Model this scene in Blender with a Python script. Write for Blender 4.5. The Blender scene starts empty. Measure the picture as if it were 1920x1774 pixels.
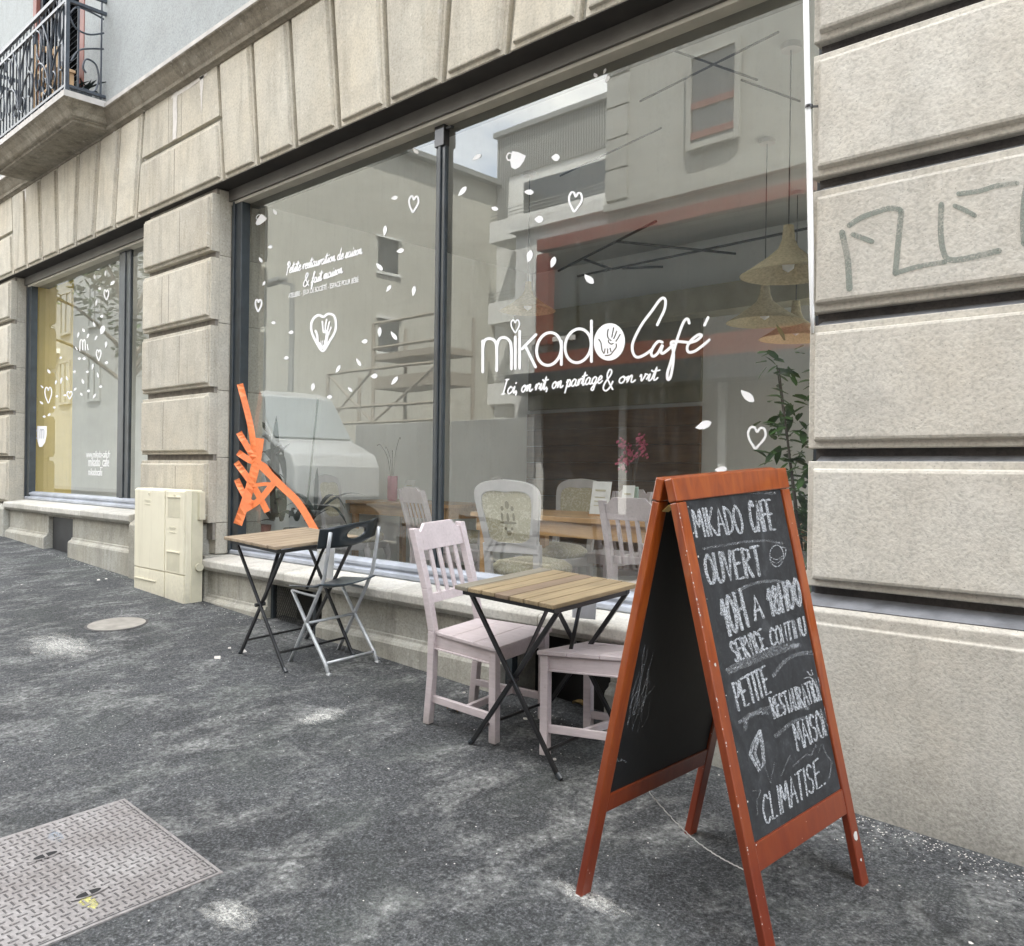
import bpy, bmesh, math, random
from mathutils import Vector, Matrix
random.seed(7)
R = random.Random(11)
scene = bpy.context.scene
COL = scene.collection

# ------------------------------------------------------------------ camera model
IW, IH, FOC = 1920.0, 1774.0, 1640.0
CAMZ = 1.444
ROLL = 0.0135
YAW = math.radians(46.219); PITCH = math.radians(-0.0664)
_c, _s = math.cos(ROLL), math.sin(ROLL)
FW0 = Vector((-math.cos(YAW), math.sin(YAW), 0)); RT = Vector((math.sin(YAW), math.cos(YAW), 0)); UP0 = Vector((0, 0, 1))
FWD = FW0 * math.cos(PITCH) + UP0 * math.sin(PITCH)
UPV = -FW0 * math.sin(PITCH) + UP0 * math.cos(PITCH)
CAM = Vector((0, 0, CAMZ))
GX, GY = -0.042, 0.063                      # the pavement falls along the street and rises to the wall

def ray(px, py):
    x, y = px - IW / 2, py - IH / 2
    return FWD * FOC + RT * (_c * x + _s * y) - UPV * (-_s * x + _c * y)
def onY(px, py, Y):
    d = ray(px, py); return CAM + d * (Y / d.y)
def onX(px, py, X):
    d = ray(px, py); return CAM + d * (X / d.x)
def onZ(px, py, Z):
    d = ray(px, py); return CAM + d * ((Z - CAMZ) / d.z)
def onG(px, py, dz=0.0):
    d = ray(px, py); return CAM + d * ((dz - CAMZ) / (d.z - GX * d.x - GY * d.y))
def onP(px, py, o, n):
    d = ray(px, py); return CAM + d * ((o - CAM).dot(n) / d.dot(n))
def gz(x, y): return GX * x + GY * y
GTILT = Matrix(((1, 0, 0), (0, 1, 0), (GX, GY, 1)))
GN = Vector((-GX, -GY, 1)).normalized()
TILT = (math.atan(GY), -math.atan(GX), 0)

cam_d = bpy.data.cameras.new('camera'); cam = bpy.data.objects.new('camera', cam_d); COL.objects.link(cam)
cx = RT * _c + UPV * _s; cy = -RT * _s + UPV * _c; cz = -FWD
cam.matrix_world = Matrix(((cx.x, cy.x, cz.x, 0), (cx.y, cy.y, cz.y, 0), (cx.z, cy.z, cz.z, CAMZ), (0, 0, 0, 1)))
cam_d.sensor_fit = 'HORIZONTAL'; cam_d.sensor_width = 36; cam_d.lens = 36 * FOC / IW
cam_d.clip_start = 0.05; cam_d.clip_end = 800
scene.camera = cam

# ------------------------------------------------------------------ materials
class NT:
    def __init__(s, name):
        s.m = bpy.data.materials.new(name); s.m.use_nodes = True; s.t = s.m.node_tree; s.n = s.t.nodes; s.n.clear()
        s.out = s.add('ShaderNodeOutputMaterial')
    def add(s, typ, **k):
        n = s.n.new(typ)
        for a, v in k.items(): setattr(n, a, v)
        return n
    def link(s, a, b): s.t.links.new(a, b)
    def coords(s, scale=(1, 1, 1), kind='Object'):
        tc = s.add('ShaderNodeTexCoord'); mp = s.add('ShaderNodeMapping'); mp.inputs['Scale'].default_value = scale
        s.link(tc.outputs[kind], mp.inputs['Vector']); return mp.outputs['Vector']
    def noise(s, vec, scale, detail=4, rough=.55, dist=0):
        n = s.add('ShaderNodeTexNoise'); n.inputs['Scale'].default_value = scale; n.inputs['Detail'].default_value = detail
        n.inputs['Roughness'].default_value = rough; n.inputs['Distortion'].default_value = dist
        s.link(vec, n.inputs['Vector']); return n.outputs['Fac']
    def voro(s, vec, scale, out='Distance', feat='F1'):
        n = s.add('ShaderNodeTexVoronoi', feature=feat); n.inputs['Scale'].default_value = scale; s.link(vec, n.inputs['Vector']); return n.outputs[out]
    def ramp(s, fac, stops):
        r = s.add('ShaderNodeValToRGB'); e = r.color_ramp.elements
        while len(e) < len(stops): e.new(.5)
        for i, (p, c) in enumerate(stops):
            e[i].position = p; e[i].color = (c, c, c, 1) if isinstance(c, (int, float)) else (*c, 1)
        s.link(fac, r.inputs['Fac']); return r.outputs['Color']
    def mix(s, fac, a, b, blend='MIX'):
        n = s.add('ShaderNodeMix', data_type='RGBA', blend_type=blend)
        for sock, v in ((n.inputs['Factor'], fac), (n.inputs[6], a), (n.inputs[7], b)):
            if isinstance(v, (int, float)): sock.default_value = v
            elif isinstance(v, tuple): sock.default_value = (*v, 1)
            else: s.link(v, sock)
        return n.outputs[2]
    def math(s, op, a, b=None):
        n = s.add('ShaderNodeMath', operation=op)
        for i, v in enumerate((a, b)):
            if v is None: continue
            if isinstance(v, (int, float)): n.inputs[i].default_value = v
            else: s.link(v, n.inputs[i])
        return n.outputs[0]
    def bsdf(s, color, rough=.8, bump=None, bstr=.3, bdist=.01, metal=0, coat=0, spec=.5, trans=None):
        b = s.add('ShaderNodeBsdfPrincipled')
        for sock, v in ((b.inputs['Base Color'], color), (b.inputs['Roughness'], rough)):
            if isinstance(v, tuple): sock.default_value = (*v, 1)
            elif isinstance(v, (int, float)): sock.default_value = v
            else: s.link(v, sock)
        b.inputs['Metallic'].default_value = metal; b.inputs['Coat Weight'].default_value = coat
        b.inputs['Specular IOR Level'].default_value = spec
        if trans: b.inputs['Transmission Weight'].default_value = trans
        if bump is not None:
            bp = s.add('ShaderNodeBump'); bp.inputs['Strength'].default_value = bstr; bp.inputs['Distance'].default_value = bdist
            s.link(bump, bp.inputs['Height']); s.link(bp.outputs['Normal'], b.inputs['Normal'])
        s.link(b.outputs[0], s.out.inputs['Surface']); return b

def plain(name, color, rough=.7, var=.12, scale=6, metal=0, coat=0, bstr=.1, spec=.5):
    t = NT(name); v = t.coords(); n = t.noise(v, scale, 5)
    dark = tuple(c * (1 - var) for c in color); lite = tuple(min(1, c * (1 + var)) for c in color)
    col = t.ramp(n, [(.3, dark), (.7, lite)])
    t.bsdf(col, rough, t.noise(v, scale * 12, 3), bstr, .004, metal, coat, spec); return t.m

def stone_mat(name, base, warm, dark, bump=.35, stain=.55, speck=True, splash=None):
    t = NT(name); v = t.coords()
    big = t.noise(v, 1.7, 5, .6); fine = t.noise(v, 75, 3, .65); mid = t.noise(v, 9, 5, .65)
    col = t.mix(t.ramp(big, [(.32, 0.), (.68, 1.)]), base, warm)
    col = t.mix(t.ramp(mid, [(.3, .5), (.62, 0.)]), col, dark)
    vs = t.coords((5, 5, .55)); st = t.noise(vs, 1.6, 6, .7)
    col = t.mix(t.math('MULTIPLY', t.ramp(st, [(.5, 0.), (.72, 1.)]), stain), col, tuple(c * .62 for c in dark))
    g = t.ramp(fine, [(.32, .80), (.5, 1.), (.72, 1.10)]); col = t.mix(1., col, g, 'MULTIPLY')
    geo = t.add('ShaderNodeNewGeometry'); col = t.mix(1., col, t.ramp(geo.outputs['Random Per Island'], [(0., .86), (1., 1.10)]), 'MULTIPLY')
    cl = t.noise(t.coords((1, 1, .8)), 2.6, 6, .7, .5); col = t.mix(t.ramp(cl, [(.50, 0.), (.70, .5)]), col, tuple(c * .78 for c in dark))
    if speck:
        sp = t.voro(v, 46); col = t.mix(t.ramp(sp, [(.05, .75), (.12, 0.)]), col, tuple(c * .45 for c in dark))
        pale = t.noise(v, 28, 2, .5); col = t.mix(t.ramp(pale, [(.66, 0.), (.74, .4)]), col, (.66, .64, .58))
    if splash:                              # grime splashed up from the pavement, ragged at its edge
        z = t.add('ShaderNodeSeparateXYZ'); t.link(v, z.inputs[0]); rg = t.noise(t.coords((1, 1, .5)), 3.2, 6, .65)
        e = t.math('ADD', t.math('MULTIPLY', z.outputs[2], -1.), t.math('MULTIPLY', rg, splash[1])); m_ = t.ramp(t.math('ADD', e, splash[0]), [(.0, 0.), (.38, .85)])
        col = t.mix(t.math('MULTIPLY', m_, t.ramp(fine, [(.3, 1.), (.7, .55)])), col, (.155, .15, .13))
    h = t.math('ADD', fine, t.math('MULTIPLY', mid, 1.2))
    t.bsdf(col, .92, h, bump, .006, spec=.2); return t.m

M = {}
M['stone'] = stone_mat('weathered_limestone', (.55, .522, .445), (.52, .472, .375), (.41, .38, .32), .25)
M['stone2'] = stone_mat('coarse_limestone', (.58, .56, .505), (.545, .505, .43), (.44, .415, .365), .45, .25)
M['stone5'] = stone_mat('splashed_limestone', (.58, .56, .505), (.545, .505, .43), (.44, .415, .365), .45, .25, True, (.22, .62))
M['stone3'] = stone_mat('sill_stone', (.60, .59, .545), (.55, .525, .46), (.42, .405, .36), .25, .35, False)
M['stone4'] = stone_mat('plinth_stone', (.46, .455, .41), (.41, .39, .325), (.28, .27, .225), .35, .6, True, (-.15, .75))
M['groove'] = stone_mat('soot_dirt', (.085, .083, .085), (.12, .105, .09), (.04, .04, .042), .5, .3, False)
M['cornice'] = stone_mat('cornice_stone', (.38, .35, .29), (.31, .275, .215), (.17, .15, .115), .4, .7)
M['lintel_under'] = plain('dark_soffit', (.032, .028, .024), .9, .4, 3)  # near-black colour for the thin sheet under the lintel stones
M['upper'] = stone_mat('pale_render', (.37, .395, .395), (.36, .38, .378), (.335, .352, .345), .25, .15, False)
M['lip'] = plain('white_lip', (.50, .48, .45), .85, .15, 8)
M['drip'] = plain('lime_run', (.62, .59, .55), .8, .1, 20)
M['joint'] = plain('mortar_line', (.22, .2, .17), .9, .3, 20)
M['iron'] = plain('dark_frame_paint', (.028, .036, .042), .35, .35, 9, coat=.2)
M['frame_top'] = plain('grey_beige_metal', (.12, .115, .10), .5, .2, 4)
M['frame_low'] = plain('grey_blue_metal', (.36, .385, .43), .42, .25, 5)
M['rail'] = plain('railing_iron', (.045, .055, .068), .4, .3, 12)
M['black'] = plain('black_steel', (.009, .009, .010), .3, .3, 20, coat=.3)
M['silver'] = plain('silver_steel', (.46, .48, .49), .42, .12, 30, metal=.35)
M['pink'] = None
M['chairblack'] = plain('dark_lacquer', (.008, .014, .018), .35, .2, 14, coat=.3)
M['seatgrey'] = plain('worn_dark_lacquer', (.040, .055, .066), .4, .25, 8, coat=.2)
M['cream'] = plain('cream_polyester', (.74, .70, .54), .45, .06, 3, bstr=.05)
def mk_cream():
    t = NT('stained_cream_polyester'); v = t.coords(); n = t.noise(v, 3, 5); st = t.noise(t.coords((9, 9, .9)), 1.6, 6, .7); f = t.noise(v, 30, 4, .7)
    col = t.ramp(n, [(.3, (.70, .66, .51)), (.7, (.76, .72, .56))]); col = t.mix(t.ramp(st, [(.52, 0.), (.74, .45)]), col, (.48, .43, .32)); col = t.mix(t.ramp(f, [(.64, 0.), (.74, .4)]), col, (.50, .46, .36))
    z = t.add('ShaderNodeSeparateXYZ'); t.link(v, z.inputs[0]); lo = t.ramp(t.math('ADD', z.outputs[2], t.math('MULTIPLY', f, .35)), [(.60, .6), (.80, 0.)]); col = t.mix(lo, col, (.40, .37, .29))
    t.bsdf(col, .5, f, .06, .003); return t.m
M['cream'] = mk_cream()
M['creamd'] = plain('cream_recess', (.55, .52, .39), .6, .1, 8)
M['white'] = plain('white_plastic', (.78, .78, .77), .4, .05, 6)
M['vinyl'] = plain('white_vinyl', (.86, .86, .86), .55, .02, 6, bstr=0)
M['tape'] = plain('orange_tape', (.90, .25, .085), .5, .12, 40, bstr=.3)
M['dark'] = plain('dark_void', (.012, .012, .012), .9, .3, 5)
M['roof'] = plain('roof_zinc', (.25, .26, .27), .6)
M['wall_in'] = plain('off_white_plaster', (.80, .815, .80), .85, .05, 2)
M['wall_in2'] = plain('grey_plaster', (.42, .43, .41), .85, .08, 2)
M['mustard'] = plain('mustard_plaster', (.74, .56, .19), .85, .08, 2)
M['ceil'] = plain('grey_ceiling', (.52, .53, .52), .85, .05, 2)
M['floor_in'] = plain('dark_floor', (.36, .34, .31), .5, .25, 4)
M['wicker'] = plain('woven_straw', (.52, .44, .27), .8, .25, 60, bstr=.4)
M['rod'] = plain('dark_rod', (.05, .05, .05), .6)
M['pinkvase'] = plain('pink_vase', (.55, .20, .27), .3, .1, 6, coat=.4)
M['mint'] = plain('mint_card', (.42, .58, .52), .6, .05, 6)
M['paper'] = plain('paper', (.72, .73, .72), .7, .06, 20)
M['twig'] = plain('dry_twig', (.10, .08, .06), .8)
M['bamboo'] = plain('green_cane', (.10, .12, .09), .6)
M['redflower'] = plain('red_flower', (.38, .07, .12), .7, .4, 40)
M['pot'] = plain('terracotta', (.30, .13, .10), .7, .2, 8)
M['potdark'] = plain('dark_pot', (.035, .04, .04), .5, .2, 8)
M['leafdark'] = plain('dark_leaf', (.020, .030, .025), .45, .45, 10)
M['leafgreen'] = plain('green_leaf', (.06, .135, .03), .5, .5, 8)
M['leaftree'] = plain('tree_leaf', (.045, .095, .03), .6, .5, 3)
M['bark'] = plain('bark', (.12, .10, .08), .9, .3, 8)
M['hoard'] = plain('grey_hoarding', (.30, .31, .31), .7, .15, 2)
M['greyframe'] = plain('grey_painted_wood', (.50, .475, .47), .6, .1, 8)
M['dryleaf'] = plain('dry_leaf', (.20, .13, .04), .8, .4, 60)
M['brass'] = plain('brass', (.5, .36, .12), .4, .2, 20, metal=.8)
M['chainm'] = plain('pale_string', (.5, .5, .48), .7, .2, 40)
M['rust'] = plain('rusty_red', (.19, .065, .045), .6, .25, 4)
M['navy'] = plain('navy_paint', (.014, .02, .03), .5, .2, 4)
M['redwood'] = plain('redbrown_paint', (.17, .035, .022), .5, .2, 10)
M['pine'] = plain('pale_pine', (.60, .42, .24), .6, .15, 10)
M['opp_wall'] = stone_mat('opposite_render', (.50, .49, .44), (.46, .45, .40), (.40, .39, .34), .2, .5, False)
M['opp_stone'] = stone_mat('opposite_stone', (.38, .385, .36), (.36, .355, .33), (.29, .285, .265), .2, .3, False)
M['opp_white'] = plain('white_render', (.66, .66, .64), .8)
M['slat'] = plain('grey_cladding', (.22, .225, .22), .6)
M['opp_glass'] = plain('dark_window', (.03, .035, .04), .15, .3, 1, spec=.8)
M['asph_road'] = plain('road_asphalt', (.075, .077, .08), .9, .25, 8)
M['scaff'] = plain('scaffold_brown', (.27, .235, .19), .7)
M['vanw'] = plain('van_white', (.34, .35, .355), .25, .02, 2, coat=.5)
M['vang'] = plain('van_glass', (.20, .22, .22), .1, .1, 1, spec=.8)
M['tyre'] = plain('tyre', (.02, .02, .02), .8)
M['greyfront'] = plain('grey_render', (.20, .205, .20), .8, .15, 2)
M['yellow'] = plain('pale_yellow_render', (.56, .48, .24), .8)

def mk_pink():
    t = NT('pale_pink_paint'); v = t.coords(); n = t.noise(v, 9, 5)
    col = t.ramp(n, [(.3, (.52, .455, .46)), (.7, (.60, .53, .535))])
    w = t.noise(v, 42, 4, .7); col = t.mix(t.ramp(w, [(.60, 0.), (.74, .6)]), col, (.38, .32, .30))
    br = t.noise(t.coords((4, 60, 60)), 1.5, 4, .6); col = t.mix(1., col, t.ramp(br, [(.3, .90), (.7, 1.05)]), 'MULTIPLY')
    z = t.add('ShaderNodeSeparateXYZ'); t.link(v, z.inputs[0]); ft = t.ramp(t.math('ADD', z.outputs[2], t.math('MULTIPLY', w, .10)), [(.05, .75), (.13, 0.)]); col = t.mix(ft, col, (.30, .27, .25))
    t.bsdf(col, .5, t.noise(v, 90, 2), .12, .002); return t.m
M['pink'] = mk_pink()

def wood(name, a, b, c, rough=.6, scale=(3, 60, 60), coat=0):
    t = NT(name); v = t.coords(scale); n = t.noise(v, 1.0, 6, .6, 1.2)
    col = t.ramp(n, [(.28, a), (.5, b), (.75, c)])
    oi = t.add('ShaderNodeTexCoord'); l = t.noise(t.coords((1, 1, 1)), 5, 3)
    col = t.mix(t.ramp(l, [(.4, 0.), (.7, .35)]), col, tuple(x * .6 for x in a))
    t.bsdf(col, rough, n, .25, .002, coat=coat); return t.m
M['slatwood'] = wood('weathered_acacia', (.19, .145, .085), (.29, .22, .125), (.37, .29, .17), .65, (70, 2.5, 70))
M['slatwood2'] = wood('pale_acacia', (.23, .175, .115), (.33, .255, .17), (.40, .32, .22), .6, (70, 2.5, 70))
M['slatgrey'] = wood('grey_acacia', (.16, .145, .11), (.22, .20, .155), (.27, .25, .19), .7, (70, 2.5, 70))
M['slatbrown'] = wood('brown_acacia', (.16, .115, .075), (.235, .17, .115), (.29, .22, .15), .65, (70, 2.5, 70))
M['oak'] = wood('oak_table', (.38, .20, .075), (.50, .29, .12), (.58, .36, .17), .45, (2.5, 40, 40), .2)
M['brownpanel'] = wood('brown_panel', (.12, .066, .030), (.175, .10, .048), (.24, .145, .075), .5, (1.5, 20, 14))

def mk_varnish():
    t = NT('orange_varnish'); v = t.coords((25, 25, 2.2)); n = t.noise(v, 1., 6, .6, .8)
    col = t.ramp(n, [(.25, (.155, .024, .004)), (.5, (.26, .050, .006)), (.78, (.34, .085, .010))])
    u = t.coords(); z = t.add('ShaderNodeSeparateXYZ'); t.link(u, z.inputs[0])
    lo = t.ramp(z.outputs[2], [(.35, 1.), (1.05, 0.)])          # ramp mixes in a darker red towards the feet
    col = t.mix(t.math('MULTIPLY', lo, .8), col, (.13, .018, .008))
    sp = t.voro(u, 38); spn = t.noise(u, 6, 3); chip = t.math('MULTIPLY', t.ramp(sp, [(.05, 1.), (.09, 0.)]), t.ramp(spn, [(.55, 0.), (.62, 1.)]))
    col = t.mix(chip, col, (.62, .50, .42))
    t.bsdf(col, .33, n, .15, .002, coat=.4); return t.m
M['varnish'] = mk_varnish()

def mk_board():
    t = NT('blackboard'); v = t.coords(); n = t.noise(t.coords((1, 3, 2)), 3.5, 6, .65, 1.6); f = t.noise(v, 90, 3)
    col = t.ramp(n, [(.35, (.010, .011, .012)), (.60, (.026, .028, .031)), (.8, (.075, .078, .082))])
    col = t.mix(t.ramp(f, [(.55, 0.), (.8, .2)]), col, (.12, .125, .13))
    t.bsdf(col, .75, f, .1, .001); return t.m
M['board'] = mk_board()
M['board2'] = plain('blackboard_clean', (.006, .0062, .0065), .6, .4, 3)

def mk_chalk(name, lo, hi, op):
    t = NT(name); v = t.coords(); f = t.noise(v, 190, 3, .7); g = t.noise(v, 30, 4, .6)
    a = t.math('MULTIPLY', t.ramp(f, [(lo, 0.), (hi, 1.)]), t.ramp(g, [(.30, .45), (.55, 1.)])); a = t.math('MULTIPLY', a, op)
    d = t.add('ShaderNodeBsdfDiffuse'); d.inputs['Color'].default_value = (.55, .57, .59, 1)
    tr = t.add('ShaderNodeBsdfTransparent'); mx = t.add('ShaderNodeMixShader')
    t.link(a, mx.inputs[0]); t.link(tr.outputs[0], mx.inputs[1]); t.link(d.outputs[0], mx.inputs[2]); t.link(mx.outputs[0], t.out.inputs['Surface'])
    return t.m
M['chalk'] = mk_chalk('chalk', .30, .62, .72)
M['chalkthin'] = mk_chalk('chalk_faint', .42, .70, .5)
def mk_spray(name, col_, sc=120, lo=.30, op=.85):
    t = NT(name); v = t.coords(); f = t.noise(v, sc, 3, .6); g = t.noise(v, 22, 3)
    a = t.math('MULTIPLY', t.ramp(f, [(lo, .1), (.6, 1.)]), t.ramp(g, [(.35, .15), (.6, op)]))
    d = t.add('ShaderNodeBsdfDiffuse'); d.inputs['Color'].default_value = (*col_, 1)
    tr = t.add('ShaderNodeBsdfTransparent'); mx = t.add('ShaderNodeMixShader')
    t.link(a, mx.inputs[0]); t.link(tr.outputs[0], mx.inputs[1]); t.link(d.outputs[0], mx.inputs[2]); t.link(mx.outputs[0], t.out.inputs['Surface'])
    return t.m
M['graffiti'] = None
def mk_graf():
    t = NT('faded_green_spray'); v = t.coords(); f = t.noise(v, 120, 3, .6); g = t.noise(v, 7, 3)
    a = t.math('MULTIPLY', t.ramp(f, [(.30, .45), (.55, 1.)]), t.ramp(g, [(.3, .35), (.6, .85)]))
    d = t.add('ShaderNodeBsdfDiffuse'); d.inputs['Color'].default_value = (.26, .285, .25, 1)
    tr = t.add('ShaderNodeBsdfTransparent'); mx = t.add('ShaderNodeMixShader')
    t.link(a, mx.inputs[0]); t.link(tr.outputs[0], mx.inputs[1]); t.link(d.outputs[0], mx.inputs[2]); t.link(mx.outputs[0], t.out.inputs['Surface'])
    return t.m
M['graffiti'] = mk_graf()

def mk_glass():
    t = NT('window_glass'); lw = t.add('ShaderNodeLayerWeight'); lw.inputs['Blend'].default_value = .5
    p = t.math('POWER', lw.outputs['Facing'], 5.0); fr = t.math('ADD', t.math('MULTIPLY', p, .85), .105)
    v = t.coords(); w = t.noise(v, .9, 2); bp = t.add('ShaderNodeBump'); bp.inputs['Strength'].default_value = .04; bp.inputs['Distance'].default_value = .02
    t.link(w, bp.inputs['Height'])
    gl = t.add('ShaderNodeBsdfGlossy'); gl.inputs['Roughness'].default_value = .004; gl.inputs['Color'].default_value = (.97, 1, .98, 1); t.link(bp.outputs['Normal'], gl.inputs['Normal'])
    tr = t.add('ShaderNodeBsdfTransparent'); tr.inputs['Color'].default_value = (.96, .98, .97, 1)
    mx = t.add('ShaderNodeMixShader'); t.link(fr, mx.inputs[0]); t.link(tr.outputs[0], mx.inputs[1]); t.link(gl.outputs[0], mx.inputs[2])
    # faint dust and dried runs on the pane
    vs = t.coords((14, 1, 1.5)); dn = t.noise(vs, 1.6, 5, .7); fine = t.noise(v, 70, 3, .6)
    du = t.math('MULTIPLY', t.math('MULTIPLY', t.ramp(dn, [(.48, 0.), (.75, 1.)]), t.ramp(fine, [(.35, 0.), (.7, 1.)])), .09)
    du = t.math('ADD', du, .010)
    d = t.add('ShaderNodeBsdfDiffuse'); d.inputs['Color'].default_value = (.6, .62, .60, 1)
    m2 = t.add('ShaderNodeMixShader'); t.link(du, m2.inputs[0]); t.link(mx.outputs[0], m2.inputs[1]); t.link(d.outputs[0], m2.inputs[2])
    t.link(m2.outputs[0], t.out.inputs['Surface']); return t.m
M['glass'] = mk_glass()

def mk_asphalt():
    t = NT('old_asphalt'); v = t.coords()
    grit = t.noise(v, 120, 3, .7); g2 = t.noise(v, 42, 3, .6); big = t.noise(v, .9, 5, .6, .6)
    col = t.ramp(grit, [(.30, (.022, .0235, .025)), (.5, (.060, .063, .065)), (.72, (.165, .17, .172))])
    tone = t.ramp(g2, [(.3, .62), (.7, 1.35)]); col = t.mix(1., col, tone, 'MULTIPLY')
    tone2 = t.ramp(big, [(.33, .72), (.66, 1.22)]); col = t.mix(1., col, tone2, 'MULTIPLY')
    vs = t.coords((2.1, 1.2, 1)); sm = t.noise(vs, 2.1, 9, .76, .5)       # pale dusty scuffs
    scuff = t.math('MULTIPLY', t.ramp(sm, [(.48, 0.), (.58, .34), (.72, .95)]), t.ramp(g2, [(.32, .15), (.6, 1.)]))
    col = t.mix(scuff, col, (.36, .365, .35))
    ag = t.voro(v, 95, 'Color'); sx_ = t.add('ShaderNodeSeparateXYZ'); t.link(ag, sx_.inputs[0])      # single stones in the binder
    col = t.mix(1., col, t.ramp(sx_.outputs[0], [(.0, .74), (.7, 1.05), (.93, 1.15), (.97, 1.5)]), 'MULTIPLY')
    wk = t.noise(v, 1.1, 4, .6); crk = t.voro(t.mix(.12, v, wk), .55, 'Distance', 'DISTANCE_TO_EDGE'); col = t.mix(t.math('MULTIPLY', t.ramp(crk, [(.0, .55), (.006, 0.)]), t.ramp(wk, [(.5, 0.), (.6, 1.)])), col, (.02, .02, .02))
    mo = t.noise(v, 2.6, 3); moss = t.math('MULTIPLY', t.ramp(mo, [(.5, 0.), (.7, .22)]), 1.)
    col = t.mix(moss, col, (.085, .10, .085))
    sp = t.voro(v, 33); msk = t.noise(v, 13, 2, .5)
    col = t.mix(t.math('MULTIPLY', t.ramp(sp, [(.05, 1.), (.09, 0.)]), t.ramp(msk, [(.60, 0.), (.66, .6)])), col, (.62, .62, .58))
    h = t.math('ADD', grit, t.math('MULTIPLY', g2, 1.3))
    t.bsdf(col, .85, h, .9, .012, spec=.3); return t.m
M['asphalt'] = mk_asphalt()

def mk_dust():
    t = NT('white_dust'); v = t.coords(); f = t.noise(t.coords((2, 4, 1)), 6, 6, .75, 1.); g = t.noise(v, 90, 3, .7)
    tc = t.add('ShaderNodeTexCoord'); gr = t.add('ShaderNodeTexGradient', gradient_type='SPHERICAL'); mp = t.add('ShaderNodeMapping')
    mp.inputs['Location'].default_value = (-1, -1, 0); mp.inputs['Scale'].default_value = (2, 2, 0)
    t.link(tc.outputs['Generated'], mp.inputs[0]); t.link(mp.outputs[0], gr.inputs[0])
    gg = t.math('ADD', gr.outputs['Fac'], t.math('MULTIPLY', t.math('SUBTRACT', f, .5), 1.6)); a = t.math('MULTIPLY', t.math('MULTIPLY', t.ramp(gg, [(.30, 0.), (.85, .65)]), t.ramp(gr.outputs['Fac'], [(.02, 0.), (.25, 1.)])), t.ramp(g, [(.3, .1), (.6, 1.)]))
    d = t.add('ShaderNodeBsdfDiffuse'); d.inputs['Color'].default_value = (.62, .62, .58, 1)
    tr = t.add('ShaderNodeBsdfTransparent'); mx = t.add('ShaderNodeMixShader')
    t.link(a, mx.inputs[0]); t.link(tr.outputs[0], mx.inputs[1]); t.link(d.outputs[0], mx.inputs[2]); t.link(mx.outputs[0], t.out.inputs['Surface'])
    return t.m
M['dust'] = mk_dust()

def mk_plate():
    t = NT('worn_steel_plate'); v = t.coords(); n = t.noise(v, 3.2, 5, .6); f = t.noise(v, 60, 4, .65)
    col = t.ramp(n, [(.3, (.19, .172, .163)), (.55, (.27, .255, .247)), (.75, (.38, .372, .362))])
    col = t.mix(1., col, t.ramp(f, [(.3, .7), (.7, 1.2)]), 'MULTIPLY')
    t.bsdf(col, .55, f, .2, .002, metal=.35); return t.m
M['plate'] = mk_plate()
M['platedark'] = plain('dark_plate', (.05, .047, .046), .7, .3, 30)
M['yellowpaint'] = mk_spray('yellow_marking', (.60, .57, .20))
M['bluepaint'] = mk_spray('blue_marking', (.36, .43, .50), op=.6)
M['concrete'] = plain('pale_concrete_lid', (.25, .235, .205), .85, .2, 14, bstr=.3)

def mk_brocade():
    t = NT('brocade'); v = t.coords(); w = t.noise(v, 26, 3, .6, 2.5)
    col = t.ramp(w, [(.42, (.50, .45, .32)), (.5, (.40, .36, .24)), (.56, (.62, .58, .46))])
    t.bsdf(col, .8, w, .2, .003); return t.m
M['brocade'] = mk_brocade()
M['brocdark'] = plain('brocade_motif', (.20, .17, .10), .8, .2, 30)

def mk_mesh():
    t = NT('wire_mesh'); tc = t.coords((1, 1, 1)); sx = t.add('ShaderNodeSeparateXYZ'); t.link(tc, sx.inputs[0])
    p = t.math('ADD', t.math('MULTIPLY', sx.outputs[0], 42.), t.math('MULTIPLY', sx.outputs[2], 26.))
    q = t.math('SUBTRACT', t.math('MULTIPLY', sx.outputs[0], 42.), t.math('MULTIPLY', sx.outputs[2], 26.))
    a = t.math('MAXIMUM', t.math('PINGPONG', p, .5), t.math('PINGPONG', q, .5))
    al = t.ramp(a, [(.36, 0.), (.42, 1.)])
    d = t.add('ShaderNodeBsdfDiffuse'); d.inputs['Color'].default_value = (.05, .05, .045, 1)
    tr = t.add('ShaderNodeBsdfTransparent'); mx = t.add('ShaderNodeMixShader')
    t.link(al, mx.inputs[0]); t.link(tr.outputs[0], mx.inputs[1]); t.link(d.outputs[0], mx.inputs[2]); t.link(mx.outputs[0], t.out.inputs['Surface'])
    return t.m
M['mesh'] = mk_mesh()

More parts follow.
